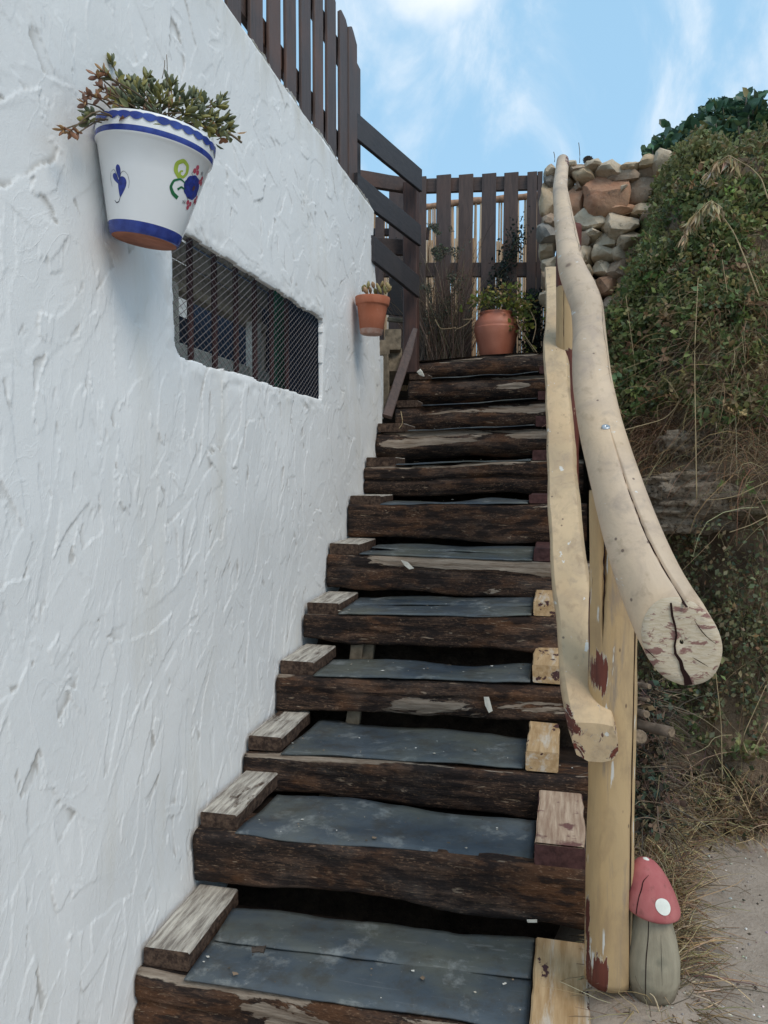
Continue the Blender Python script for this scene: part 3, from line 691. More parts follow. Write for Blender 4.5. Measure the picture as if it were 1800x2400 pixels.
for k in range(12):
    L, R, hL, hR, kw = steps[k]
    Ln, Rn = (steps[k + 1][0], steps[k + 1][1]) if k < 11 else (L + np.array([0, 0.3, 0.15]), R + np.array([0, 0.3, 0.15]))
    z = (L[2] + R[2]) / 2
    # rough board that carries the sheet behind the sleeper
    if k < 11:
        yb0, yb1 = max(L[1], R[1]) + 0.152, Ln[1] + 0.10
        zb = min(L[2], R[2]) - 0.055
        if yb1 - yb0 > 0.05:
            plank('tread_board', (-0.985, (yb0 + yb1) / 2, zb), (R[0] - 0.03, (yb0 + yb1) / 2, zb + (R[2] - L[2]) * 0.6), yb1 - yb0, 0.022, TB, stairs, n=8, seed=500 + k)
    wl = [0.125, 0.115, 0.120, 0.130, 0.135, 0.135, 0.15, 0.16, 0.15, 0.13, 0.12, 0.1][k]
    if k < 9:
        cleat('cleat', L[0] + 0.004, L[0] + wl, L[1] + 0.035, Ln[1] + 0.02, L[2] + 0.001, L[2] + 0.048, CLEAT_G, 900 + k, 0.0)
    elif k < 11:
        cleat('cleat', L[0] + 0.004, L[0] + wl, L[1] + 0.035, L[1] + 0.2, L[2] + 0.001, L[2] + 0.040, CLEAT_G, 900 + k)
    # right-hand cleats
    def atx(x): return L + (R - L) * ((x - L[0]) / (R[0] - L[0]))
    xl = [P(1154, 2110, z=z)[0], P(1160, 1820, z=z)[0], P(1143, 1610, z=z)[0], P(1149, 1445, y=L[1])[0], P(1151, 1325, y=L[1])[0], P(1153, 1195, y=L[1])[0], P(1143, 1078, y=L[1])[0], P(1150, 985, y=L[1])[0], P(1157, 910, y=L[1])[0], P(1162, 855, y=L[1])[0], P(1165, 800, y=L[1])[0], 0.03][k]
    wr = [P(1275, 2200, z=z)[0] - xl, P(1262, 1820, z=z)[0] - xl, 0.095, 0.11, 0.10, 0.10, 0.10, 0.10, 0.09, 0.08, 0.07, 0.03][k]
    if k < 11:
        q = atx(xl + 0.05)
        hh = [0.040, 0.056, 0.060, 0.062, 0.055, 0.052, 0.04, 0.05, 0.055, 0.05, 0.045][k]
        off = [-0.03, 0.012, 0.02, 0.02, 0.02, 0.02, 0.02, 0.02, 0.02, 0.02, 0.02][k]
        mt = CLEAT_Y if k in (0, 2, 3, 4) else (CLEAT_R if k != 1 else CLEAT_R)
        cleat('cleat', xl, xl + wr, q[1] + off, Ln[1] + (0.0 if k else -0.02), q[2] + 0.001, q[2] + hh, mt, 940 + k)
        if k == 1: cleat('cleat_cap', xl + 0.001, xl + wr - 0.001, q[1] + off, Ln[1] - 0.002, q[2] + hh - 0.001, q[2] + hh + 0.004, CLEAT_P, 960)
        if k in (5, 6): pass
    # the grey sheet on the tread
    xa = L[0] + wl + 0.006; xb = xl - 0.006
    if k < 8:
        fl, fr = atx(xa), atx(xb)
        bl = fl.copy(); br = fr.copy()
        backpx = [((504, 1976), (1154, 2046)), ((598, 1716), (1158, 1774)), ((690, 1561), (1145, 1592)), ((722, 1424), (1148, 1441)), ((760, 1304), (1148, 1314)), ((785, 1181), (1150, 1196)), ((833, 1089), (1143, 1077)), ((850, 1004), (1150, 990))][k]
        bl[1] = Ln[1] + [0.0, 0.01, -0.02, 0.01, 0.02, 0.03, 0.03, 0.03][k]; br[1] = Rn[1] + [0.0, -0.005, 0.0, 0.01, 0.02, 0.03, 0.03, 0.03][k]
        dz = 0.010
        if k < 4: bl, br = P(*backpx[0], z=fl[2] + 0.006), P(*backpx[1], z=fr[2] + 0.006)
        fl[1] += 0.006; fr[1] += [0.03, 0.02, 0.035, 0.012, 0.008, 0.008, 0.008, 0.008][k]; fl[2] += dz; fr[2] += dz
        bl[2] = fl[2] + 0.001; br[2] = fr[2] + 0.001
        sheet((fl, fr, br, bl), 0.004, 40 + k * 3, 0.006 if k != 6 else 0.008)
        if k in (0, 4, 5):                                   # a second strip lapped over the back half
            f2, f3 = fl + (bl - fl) * 0.52, fr + (br - fr) * 0.52
            for q in (f2, f3): q[2] += 0.009
            b2, b3 = bl.copy(), br.copy(); b2[2] += 0.012; b3[2] += 0.012
            sheet((f2 + np.array([0.01, 0, 0]), f3 - np.array([0.002, 0, 0]), b3, b2), 0.004, 70 + k, 0.005)
    elif k < 11:
        fl, fr = atx(xa + 0.02), atx(xb); fl[1] += 0.004; fr[1] += 0.004; fl[2] += 0.006; fr[2] += 0.012
        bl, br = fl.copy(), fr.copy(); bl[1] += 0.2; br[1] += 0.2
        sheet((fl, fr, br, bl), 0.004, 90 + k, 0.006)
# struts seen in the dark under the steps
for (dx, dy0, dy1, yy_) in ((768, 1385, 1450, 2.90), (792, 1385, 1440, 2.92), (705, 1690, 1745, 2.32), (760, 1540, 1580, 2.62)):
    a = P(dx + 8, dy0, y=yy_); b = P(dx - 8, dy1, y=yy_)
    plank('strut', a + np.array([0, 0, 0.03]), b - np.array([0, 0, 0.12]), 0.05, 0.03, OFF, stairs, up=(0, 1, 0), n=4)
# grit and paint flakes lying on the treads
mb = MB()
for k in range(9):
    L, R, hL, hR, kw = steps[k]
    for _ in range(26 if k < 5 else 12):
        t = rng.uniform(0.12, 0.92); c = L + (R - L) * t + np.array([0, rng.uniform(0.02, 0.22), 0.0145 + 0.004 * rng.uniform()]); s = rng.uniform(0.0012, 0.0045) * (1 if rng.uniform() < 0.85 else 2); a = rng.uniform(0, 6.28)
        v = np.array([(math.cos(a + j * 1.57) * s * rng.uniform(0.5, 1.3), math.sin(a + j * 1.57) * s * rng.uniform(0.4, 1.2), 0) for j in range(4)]); v = np.concatenate([v, v + np.array([0, 0, 0.001])])
        mb.add(v + c, [[3, 2, 1, 0], [4, 5, 6, 7], [0, 1, 5, 4], [1, 2, 6, 5], [2, 3, 7, 6], [3, 0, 4, 7]], [(0.62, 0.60, 0.54), (0.45, 0.40, 0.32), (0.10, 0.08, 0.06), (0.22, 0.16, 0.11)][rng.integers(0, 4)])
mb.build('grit', attr_mat('grit_mat', 0.8), stairs, kind='stuff')
# torn white splinters of paint
SPL = plain('pale_splinter', (0.66, 0.63, 0.55), 0.7)
def splinter(pts, y):
    c = [P(*q, y=y) for q in pts]; n = len(c); f = np.array(c); b = f.copy(); b[:, 1] += 0.004
    F = [list(range(n - 1, -1, -1)), [n + j for j in range(n)]] + [[j, (j + 1) % n, (j + 1) % n + n, j + n] for j in range(n)]
    mesh('splinter', np.concatenate([f, b]), F, SPL, stairs)
splinter([(866, 1210), (880, 1214), (894, 1228), (884, 1230), (874, 1222)], 3.165)
splinter([(1045, 1506), (1056, 1506), (1064, 1536), (1056, 1540), (1048, 1524)], 2.562)
splinter([(1138, 1988), (1160, 1988), (1160, 1993), (1140, 1993)], 1.915)
V_, F_ = sweep(smoothpath([(0, 0, 0), (0.012, 0.004, 0.004), (0.03, 0.006, 0.002)], 6) + P(545, 2052, z=-1.155), [rrect(0.02, 0.01, 0.004)] * 6, jitter=0.005, jscale=60, seed=4)
tag(mesh('dry_leaf', V_, F_, plain('leaf_brown', (0.06, 0.045, 0.035)), None, False), 'small curled brown dead leaf lying on the lowest grey tread', 'dead leaf')

# ================================================================== FENCES
XF = -1.10
fence = empty('slat_fence', (XF, 3.1, 1.42), 'dark brown picket fence of tall close slats standing on the white wall', 'fence')
edges = [(527, 565), (581, 616), (625, 657), (665, 693), (701, 727), (733, 756), (762, 786), (792, 813)]
tops = [2.30, 2.31, 2.29, 2.32, 2.30, 2.31, 2.29, 2.292]
def yat(sx, sy=300):
    d = RW @ np.array([sx - 900.0, -(sy - 1200.0), FPX]); return d[1] * XF / d[0]
for k in range(-2, 8):
    if k >= 0: ya, yb_ = yat(edges[k][0]), yat(edges[k][1]); tz = tops[k]
    else: ya = yat(527) + k * 0.185; yb_ = ya + 0.125; tz = 2.30
    w_ = (yb_ - ya); yc = (ya + yb_) / 2
    w_ -= 0.022; yc += 0.006
    V_, F_ = sweep([(XF, yc, z) for z in np.linspace(1.30, tz - 0.02, 9)] + [(XF, yc, tz)], [rrect(w_, 0.014, 0.003, 2)] * 9 + [rrect(w_ * 0.62, 0.012, 0.003, 2)], (1, 0, 0), True, 0.0012, 9, 70 + k)
    mesh('slat', V_, F_, DK, fence)
for (sx0, sx1, tz, xo, w_) in ((814, 831, 2.27, -0.012, None), (831, 836, 2.20, -0.03, None)):
    ya, yb_ = yat(sx0), yat(sx1); yc = (ya + yb_) / 2
    V_, F_ = sweep([(XF + xo, yc, z) for z in np.linspace(1.2, tz, 8)] + [(XF + xo, yc + 0.01, tz + 0.04)], [rrect(yb_ - ya + 0.02, 0.05, 0.004, 2)] * 8 + [rrect((yb_ - ya) * 0.3, 0.04, 0.004, 2)], (1, 0, 0), True, 0.001, 9, 90)
    mesh('post', V_, F_, DK, fence)
for zc, y1_ in ((1.665, 3.95), (2.12, 3.95)):
    plank('rail', (XF - 0.030, 1.9, zc), (XF - 0.030, y1_, zc), 0.028, 0.10, DKY, fence, n=8)
mid = yat(857); V_, F_ = sweep([(XF - 0.07, mid, z) for z in np.linspace(1.1, 2.28, 6)], [rrect(0.09, 0.06, 0.005, 2)] * 6, (1, 0, 0)); mesh('post', V_, F_, DK, fence)

guard = empty('board_railing', (-0.98, 4.9, 0.75), 'dark railing of three slanting boards nailed to a reddish square post', 'railing')
POSTM = stained_board('red_post', 'z', (0.050, 0.030, 0.027), (0.10, 0.052, 0.040), (0.13, 0.05, 0.035))
BOARDM = stained_board('blue_black_board', 'y', (0.032, 0.031, 0.034), (0.058, 0.052, 0.054), (0.065, 0.055, 0.052))
V_, F_ = sweep([P(888, py, y=4.97) for py in np.linspace(398, 805, 10)][::-1], [rrect(0.093, 0.09, 0.006, 2)] * 10, (0, 1, 0), True, 0.0015, 9, 3)
mesh('post', V_, F_, POSTM, guard)
def rail_board(l0, l1, r0, r1, yr):
    """a horizontal board through picture corners (left top/bottom, right top/bottom)"""
    ar, br = P(*r0, y=yr), P(*r1, y=yr)
    al, bl = P(*l0, z=ar[2]), P(*l1, z=br[2])
    a = np.array([(al[0] + bl[0]) / 2, (al[1] + bl[1]) / 2, (ar[2] + br[2]) / 2]); b = (ar + br) / 2
    plank('board', a, b, 0.024, ar[2] - br[2], BOARDM, guard, n=8, bev=0.004)
rail_board((757, 240), (765, 293), (908, 366), (908, 415), 4.885)
rail_board((764, 377), (772, 425), (906, 486), (906, 532), 4.885)
rail_board((800, 513), (806, 560), (902, 596), (902, 643), 4.885)

pf = empty('picket_fence', (-0.6, 5.55, 0.75), 'brown picket fence of wide spaced boards closing the top of the stairs', 'fence')
YB = 5.55
for (xa, xb, ty) in ((902, 920, 383), (942, 973, 380), (990, 1021, 379), (1040, 1071, 377), (1088, 1119, 375), (1138, 1159, 373), (1160, 1171, 372), (840, 870, 386), (810, 829, 470)):
    a, b = P(xa, ty, y=YB), P(xb, ty, y=YB); xc = (a[0] + b[0]) / 2; w_ = b[0] - a[0]
    plank('board', (xc, YB, 0.70), (xc + 0.004, YB, a[2]), w_, 0.022, DK, pf, up=(0, 1, 0), n=8)
a, b = P(905, 403, y=YB + 0.035), P(1168, 395, y=YB + 0.035); plank('rail', a, b, 0.035, 0.098, DKX, pf, n=6)
a, b = P(812, 584, y=YB + 0.035), P(1168, 583, y=YB + 0.035); plank('rail', a, b, 0.035, 0.10, DKX, pf, n=6)
a, b = P(770, 384, y=4.74), P(884, 403, y=5.04); plank('rail', a, b, 0.04, 0.092, DKX, pf, n=6)
a, b = P(812, 531, y=4.95), P(880, 536, y=5.06); plank('rail', a, b, 0.04, 0.10, DKX, pf, n=6)
a, b = P(788, 502, y=5.6), P(845, 502, y=5.6); plank('rail', a, b, 0.04, 0.05, DKX, pf, n=4)
a, b = P(921, 505, y=5.62), P(927, 505, y=5.62); plank('batten', a, b, 0.02, 0.09, DKX, pf, n=3)
a, b = P(838, 690, y=5.1), P(884, 694, y=5.1); plank('batten', a, b, 0.03, 0.03, OFF, pf, n=3)
a, b = P(838, 640, y=5.3), P(884, 645, y=5.3); plank('batten', a, b, 0.03, 0.25, stained_board('dark_infill', 'x', (0.02, 0.018, 0.018), (0.035, 0.03, 0.028), (0.04, 0.03, 0.025)), pf, n=3)

br0, br1 = P(897, 712, y=4.80), P(836, 900, y=4.25)
V_, F_ = sweep([br0 + (br1 - br0) * t for t in np.linspace(0, 1, 12)], [rrect(0.055 * (0.55 + 0.45 * min(1, t * 3.5)), 0.022, 0.004, 2) for t in np.linspace(0, 1, 12)], (0.25, -1, 0.1), True, 0.0012, 9, 8)
tag(mesh('brace_board', V_, F_, DK), 'dark slanting brace board leaning at the left edge of the top steps', 'board')
V_, F_ = sweep([P(904, 800, y=4.72), P(909, 806, y=4.72), P(916, 813, y=4.71)], [rrect(0.006, 0.03, 0.002), rrect(0.006, 0.03, 0.002), rrect(0.006, 0.008, 0.002)]); 
o = mesh('wood_chip', V_, F_, SPL, None); o.data.transform(Matrix.Translation((0, 0, 0))); tag(o, 'pale wood chip wedged at the left end below the top log', 'wood chip')

# cane screen behind
reed = empty('cane_screen', (-0.6, 6.4, 0.75), 'screen of thin tan canes under a wavy pole behind the picket fence', 'screen')
m = M('cane', 0.55, 0.4); r_o = m.oi(); g = m.noise(30, m.map((1, 1, 0.25)), 4)
m.base(m.mix(m.rng(g, 0.35, 0.65), m.mix(r_o, (0.38, 0.235, 0.135), (0.54, 0.39, 0.25)), m.mix(r_o, (0.50, 0.29, 0.145), (0.62, 0.48, 0.33)))); CANE = m.m
YR = 6.4
pole = [P(q[0], q[1], y=YR) for q in ((700, 470), (770, 459), (800, 451), (860, 450), (923, 447), (950, 444), (981, 438), (1028, 434), (1056, 433), (1078, 430), (1128, 426), (1175, 420), (1215, 418))]
pp = smoothpath(pole, 40); V_, F_ = tube(pp, 0.029 + 0.004 * np.sin(np.arange(40) * 1.3), 8)
mesh('pole', V_, F_, plain('pole_wood', (0.34, 0.19, 0.115), 0.7, 0.3, 30, 0.35, 0.003), reed, True)
th6 = np.linspace(0, 2 * math.pi, 6, endpoint=False)
pv, pfc = lathe([(0.0075, 0), (0.0080, 0.3), (0.0074, 0.5), (0.0080, 0.7), (0.0066, 1.0)], 6)
src = mesh('cane', pv, pfc, CANE, reed, True, center=False); srcme = src.data
bpy.data.objects.remove(src)
def cane(px, zt, yoff, r):
    b = P(px, 600, y=YR + yoff); b = np.array([b[0], YR + yoff, 0.70]); rx = random.uniform(-0.012, 0.012)
    mw = Matrix.Translation(b) @ Matrix.Rotation(rx, 4, 'Y') @ Matrix.Diagonal((r, r, zt - 0.70, 1))
    inst(srcme, 'cane', reed, mw)
x = 786.0
while x < 1182:
    zt = np.interp(P(x, 440, y=YR)[0], [q[0] for q in pole], [q[2] for q in pole])
    cane(x, zt + 0.01, 0.012 * random.uniform(-1, 1), random.uniform(0.9, 1.4)); x += random.choice((4.2, 5.2, 6.2, 7.5))
x = 788.0
while x < 1182:
    zt = P(x, 532 + random.uniform(-14, 10) - 0.03 * (x - 950), y=YR)[2]
    cane(x, zt, -0.035, random.uniform(0.85, 1.2)); x += random.uniform(3.3, 4.6)

# ================================================================== LOG HANDRAIL
hr = empty('log_handrail', (0.1, 1.7, -1.12), 'peeled cream log handrail with lower rail and two posts along the stairs', 'handrail')
RW_TOP = cream_wood('handrail_wood', (0.60, 0.455, 0.32), 'y', 0.30, 0.80, (0.60, 0.43, 0.26))
RW_LOW = cream_wood('rail_wood', (0.59, 0.44, 0.27), 'y', 0.45, 0.74, (0.56, 0.38, 0.21))
RW_POST = cream_wood('post_wood', (0.49, 0.345, 0.185), 'z', 0.85, 0.74, (0.56, 0.345, 0.14), 0.635)
HM, HY0, HZ0 = 0.65, 1.2, -0.26
ed = [(347, 1203, 1228), (407, 1194, 1225), (469, 1196.6, 1239), (525, 1201, 1251.6), (582, 1205, 1265), (621, 1218, 1288), (659, 1233, 1304), (709, 1237, 1309), (796, 1235, 1319), (830, 1236.6, 1324), (923, 1248, 1347), (1017, 1268.6, 1379), (1111, 1289, 1413), (1204, 1313, 1452), (1300, 1345, 1500), (1385, 1382, 1562)]
cen, rad = [], []
for (py, xl_, xr_) in ed:
    a, b = Pslope(xl_, py, HY0, HZ0, HM), Pslope(xr_, py, HY0, HZ0, HM); cen.append((a + b) / 2); rad.append(np.linalg.norm(b - a) / 2 * 0.97)
cen = np.array(cen)[::-1]; rad = np.array(rad)[::-1]
N_ = 110; dcum = np.r_[0, np.cumsum(np.linalg.norm(np.diff(cen, axis=0), axis=1))]
tq = np.r_[np.linspace(0, 0.12, 4)[:-1], np.linspace(0.12, dcum[-1], N_ - 3)]
cpath = np.stack([np.interp(tq, dcum, cen[:, k]) for k in range(3)], 1); crad = np.interp(tq, dcum, rad)
for _ in range(4):
    cpath[1:-1] = (cpath[:-2] + 2 * cpath[1:-1] + cpath[2:]) / 4; crad[1:-1] = (crad[:-2] + 2 * crad[1:-1] + crad[2:]) / 4
def log_sections(rads, path, cracks, ph, lump=0.02, nseg=44):
    th = np.linspace(0, 2 * math.pi, nseg, endpoint=False)
    for c in cracks: th = np.r_[th, [math.radians(c['a']) + math.radians(d) for d in (-4, -2, -0.8, 0, 0.8, 2, 4)]]
    th = np.unique(np.round(np.mod(th, 2 * math.pi), 4)); S = []
    for i, r in enumerate(rads):
        t = i / (len(rads) - 1)
        q = np.stack([np.cos(th) * 0.8, np.sin(th) * 0.8, np.full(len(th), t * 7 + ph)], -1)
        rr = r * (1 + lump * fbm(q, int(ph * 10), 3) + 0.006 * fbm(q * np.array([9, 9, 1]), 3, 2))
        for c in cracks:
            w = np.interp(t, c['t'], c['w']); dpt = np.interp(t, c['t'], c['d'])
            if w <= 0: continue
            wig = c.get('wig', 0.06) * math.sin(t * 37 + ph)
            da = np.abs((th - math.radians(c['a']) - wig + math.pi) % (2 * math.pi) - math.pi)
            da0 = np.abs((th - math.radians(c['a']) + math.pi) % (2 * math.pi) - math.pi)
            rr = rr - dpt * np.clip(1 - da0 / (w / r), 0, 1) ** 0.6
        S.append(np.stack([rr * np.cos(th), rr * np.sin(th)], 1))
    return S, th
S, th = log_sections(crad, cpath, [dict(a=88, t=[0, .05, .10, .16, .17], w=[.0040, .0034, .0026, .0014, 0], d=[.007, .006, .005, .002, 0]), dict(a=38, t=[0, .22, .26, .55, .72, .75], w=[0, 0, .0009, .0011, .001, 0], d=[0, 0, .004, .005, .004, 0])], 1.3)
V_, F_ = sweep(cpath, S, (0, 0, 1), True); ms = len(th)
ax0 = nrm(cpath[1] - cpath[0]); V_ = V_.reshape(N_, ms, 3)
for i_, k_ in ((0, 1.0), (1, 0.6), (2, 0.25)):                            # plumb-cut lower end
    sh = -(V_[i_, :, 1] - cpath[i_, 1]) / ax0[1] * k_; V_[i_] += sh[:, None] * ax0
r0 = V_[0].copy(); c0 = cpath[0]
V_[0] = c0 + (r0 - c0) * 0.955; V_[0][:, 1] -= 0.0; V_[1] = V_[1]
colr = np.zeros((N_, ms)); colr[-6:, :][:, (np.cos(th) > 0.5)] = 0.9
for q in (0.30, 0.34): colr[int(N_ * q), :] += 0.0
mesh('top_rail', V_.reshape(-1, 3), F_, RW_TOP, hr, True, np.repeat(colr.reshape(-1)[:, None], 3, 1))
def surf_strip(path, rads, ang, i0, i1, w0, w1, name, parent, up, lift=0.0006, wig=0.0, ph=0.0, n=60):
    """a dark open crack lying along a log at a given angle round it"""
    fr = frames(path, up); idx = np.linspace(i0, i1, n); pts, nv = [], []
    for q, k in enumerate(idx):
        k0 = int(min(k, len(path) - 2)); t = k - k0; c = np.asarray(path[k0]) * (1 - t) + np.asarray(path[k0 + 1]) * t; r = rads[k0] * (1 - t) + rads[k0 + 1] * t
        a = math.radians(ang) + wig * math.sin(q * 0.35 + ph) + 0.4 * wig * math.sin(q * 1.3 + ph); d = math.cos(a) * fr[k0][1] + math.sin(a) * fr[k0][2]; pts.append(c + d * r); nv.append(d)
    w = np.interp(np.linspace(0, 1, n), [0, 1], [w0, w1]) * (1 + 0.25 * np.sin(np.arange(n) * 0.9 + ph))
    return ribbon(pts, w, nv, lift, name, CRK, parent)
CRK = plain('crack_dark', (0.022, 0.010, 0.009), 0.9, 0.1)
def ribbon(pts, widths, nrmv, lift, name, mat, parent):
    pts = np.asarray(pts, float); t = np.gradient(pts, axis=0); V = []
    nv = np.broadcast_to(np.asarray(nrmv, float), pts.shape)
    for p, a, w, n_ in zip(pts, t, np.broadcast_to(widths, (len(pts),)), nv):
        s = nrm(np.cross(n_, a)); V += [p + n_ * lift + s * w / 2, p + n_ * lift - s * w / 2]
    F = [[2 * i, 2 * i + 1, 2 * i + 3, 2 * i + 2] for i in range(len(pts) - 1)]
    return mesh(name, V, F, mat, parent)
surf_strip(cpath, crad, 88, 0.4, 16, 0.0038, 0.0005, 'crack', hr, (0, 0, 1), -0.0035, 0.03, 0.5)
surf_strip(cpath, crad, 36, 26, 62, 0.0007, 0.0016, 'crack', hr, (0, 0, 1), 0.0006, 0.05, 1.5)
surf_strip(cpath, crad, 50, 58, 84, 0.0013, 0.0005, 'crack', hr, (0, 0, 1), 0.0006, 0.05, 2.5)
# end grain
m = M('end_grain', 0.75, 0.25); a_ = m.noise(34, m.map((1, 1, 2.2), rot=(0, 0.6, 0)), 6, 0.68, 0.5); b_ = m.noise(9, None, 3)
rings = m.noise(120, m.map((0.5, 1, 2.5), rot=(0, 0.6, 0)), 4)
c = m.mix(m.rng(rings, 0.35, 0.65), (0.47, 0.375, 0.255), (0.60, 0.51, 0.385))
pf_ = m.math('ADD', a_, m.rng(b_, 0.38, 0.62, -0.06, 0.07)); c = m.mix(m.rng(pf_, 0.53, 0.575, 0, 0.9), c, (0.21, 0.092, 0.082)); c = m.mix(m.rng(rings, 0.60, 0.68, 0, 0.4), c, (0.22, 0.16, 0.13))
m.base(c).bump(a_, 0.002, 0.7); ENDG = m.m
capr = c0 + (r0 - c0) * 0.955; capr[:, 1] = c0[1] - 0.001
K = 6; Vc = [c0 + (capr - c0) * t for t in (1, 0.985, 0.8, 0.55, 0.3, 0.05)]
for j_, (t, dy) in enumerate(((1, 0.0005), (0.985, -0.003), (0.8, -0.0045), (0.55, -0.0048), (0.3, -0.005), (0.05, -0.005))): Vc[j_] = Vc[j_].copy(); Vc[j_][:, 1] += dy
Fc = grid_faces(K, ms); Fc = [q[::-1] for q in Fc]; Fc.append([(K - 1) * ms + j for j in range(ms)])
end = mesh('end_grain', np.concatenate(Vc), Fc, ENDG, hr, True)
yc_ = c0[1] - 0.0065
cp = [P(*q, y=yc_) for q in ((1449, 1302), (1452, 1330), (1458, 1352), (1461, 1372), (1457, 1395), (1459, 1412), (1470, 1428), (1474, 1446), (1483, 1462), (1487, 1480))]
ribbon(cp, [0.003, 0.0035, 0.0032, 0.003, 0.003, 0.004, 0.005, 0.006, 0.009, 0.012], (0, -1, 0), 0.0008, 'crack', CRK, hr)
for pts in (((1500, 1340), (1520, 1372), (1548, 1392)), ((1392, 1400), (1420, 1425)), ((1496, 1420), (1530, 1440))):
    ribbon(smoothpath([P(*q, y=yc_) for q in pts], 6), [0.0004, 0.0012, 0.0014, 0.0012, 0.0008, 0.0003], (0, -1, 0), 0.0007, 'crack', CRK, hr)

# lower rail, half round, lapped to the posts
LM, LY0, LZ0 = 0.69, 1.63, -0.52
le = [(575, 1177, 1205), (640, 1180, 1216), (700, 1178, 1222), (745, 1172, 1227), (797, 1178, 1232), (870, 1180, 1237), (950, 1181.5, 1245), (1050, 1183, 1254), (1150, 1187, 1264), (1300, 1200, 1284), (1400, 1210, 1306), (1475, 1219, 1325), (1530, 1229, 1333), (1572, 1241, 1334)]
cen, rad = [], []
for (py, xl_, xr_) in le:
    a, b = Pslope(xl_, py, LY0, LZ0, LM), Pslope(xr_, py, LY0, LZ0, LM); cen.append((a + b) / 2); rad.append(np.linalg.norm(b - a) / 2)
cen = np.array(cen)[::-1]; rad = np.array(rad)[::-1]; dcum = np.r_[0, np.cumsum(np.linalg.norm(np.diff(cen, axis=0), axis=1))]
NL = 80; tq = np.linspace(0, dcum[-1], NL); lp_ = np.stack([np.interp(tq, dcum, cen[:, k]) for k in range(3)], 1); lr_ = np.interp(tq, dcum, rad)
for _ in range(2): lp_[1:-1] = (lp_[:-2] + 2 * lp_[1:-1] + lp_[2:]) / 4
base = np.array([(-1.02, 0.10), (-0.99, 0.30), (-0.90, 0.42), (-0.5, 0.47), (0, 0.49), (0.4, 0.47), (0.66, 0.44), (0.70, 0.40), (0.86, 0.06), (0.98, -0.3), (1.0, -0.6), (0.8, -0.95), (0.3, -1.1), (-0.3, -1.1), (-0.8, -0.9), (-1.0, -0.4)])
lp_ = lp_ - np.array([0, 0, 0.016]); lr_ = lr_ * (1 + 0.10 * np.clip(1 - np.arange(NL) / 12, 0, 1))
V_, F_ = sweep(lp_, [base * r for r in lr_], (0, 0, 1), True, 0.0035, 7, 61); mb_ = len(base)
V_ = V_.reshape(NL, mb_, 3); axl = nrm(lp_[1] - lp_[0])
for i_, k_ in ((0, 0.8), (1, 0.5), (2, 0.2)):
    sh = -(V_[i_, :, 1] - lp_[i_, 1]) / axl[1] * k_; V_[i_] += sh[:, None] * axl
V_[0] = lp_[0] + (V_[0] - lp_[0]) * 0.97
cl_ = np.zeros((NL, mb_)); cl_[:4, :] = 0.45; cl_[:5, 8:] = 0.62; cl_[:2, :2] = 0.7
cl_[int(NL * .60):int(NL * .70), 5:8] = 0.5; cl_[int(NL * .40):int(NL * .43), 1:3] = 0.62; cl_[-3:, :] = 0.35
mesh('lower_rail', V_.reshape(-1, 3), F_, RW_LOW, hr, True, np.repeat(cl_.reshape(-1)[:, None], 3, 1), sharp=38)

def log_post(px, y, z0, z1, r, cracks, redf, lean=(0, 0), ph=2.1, n=70, strips=()):
    zz = np.linspace(z0, z1, n); b = P(*px, y=y)
    path = np.stack([b[0] + lean[0] * (zz - z0), np.full(n, y) + lean[1] * (zz - z0), zz], 1)
    rr = r * (1 + 0.03 * np.sin(zz * 5 + ph)); S, th = log_sections(rr, path, cracks, ph, 0.05)
    V_, F_ = sweep(path, S, (0, -1, 0), True)
    C = np.array([[redf(math.degrees(t), z) for t in th] for z in zz])
    for (ang, f0, f1, w0, w1) in strips: surf_strip(path, rr, ang, f0 * (n - 1), f1 * (n - 1), w0, w1, 'crack', hr, (0, -1, 0), -0.0006, 0.018, ang)
    mesh('post', V_, F_, RW_POST, hr, True, np.repeat(C.reshape(-1)[:, None], 3, 1))
def red1(a, z):
    zb = P(1300, 2120, y=1.65)[2]; v = 0
    v = max(v, 0.92 * math.exp(-((a - 154) / 24) ** 2 - (max(0, z - (zb + 0.08)) / 0.12) ** 2))
    v = max(v, 0.95 * math.exp(-((a - 125) / 45) ** 2 - (max(0, z - (zb + 0.0)) / 0.07) ** 2))
    zk = P(1310, 1462, y=1.65)[2]
    v = max(v, 1.0 * math.exp(-((a - 128) / 52) ** 2 - ((z - zk - 0.005) / 0.075) ** 2))
    v = max(v, 0.8 * math.exp(-((a - 168) / 9) ** 2 - ((z - zk - 0.10) / 0.16) ** 4))
    return v
zb1 = P(1315, 2128, y=1.655)[2]
log_post((1318, 1800), 1.705, zb1 - 0.015, -0.035, 0.0505, [dict(a=33, t=[0, .3, .5, .8, 1], w=[.0034, .0036, .003, .002, .001], d=[.02, .02, .016, .01, .004], wig=0.04), dict(a=118, t=[0, .70, .74, .95, 1], w=[0, 0, .003, .006, .006], d=[0, 0, .01, .018, .018]), dict(a=178, t=[0, .5, .55, .8, 1], w=[0, 0, .004, .004, 0], d=[0, 0, .012, .012, 0])], red1, (0.0, 0.0), strips=((31, 0.0, 0.93, 0.0055, 0.003), (116, 0.70, 0.99, 0.001, 0.006), (150, 0.80, 0.97, 0.001, 0.0015), (172, 0.45, 0.80, 0.002, 0.004)))
def red2(a, z):
    zn = P(1215, 792, y=3.02)[2]
    v = 1.0 * math.exp(-(max(0, z - zn - 0.055) / 0.03) ** 2)
    v = max(v, 0.8 * math.exp(-((a - 168) / 10) ** 2) * (z < zn + 0.16))
    return v if z < 0.72 else max(v, 1.0)
pb = P(1229, 700, y=3.08)
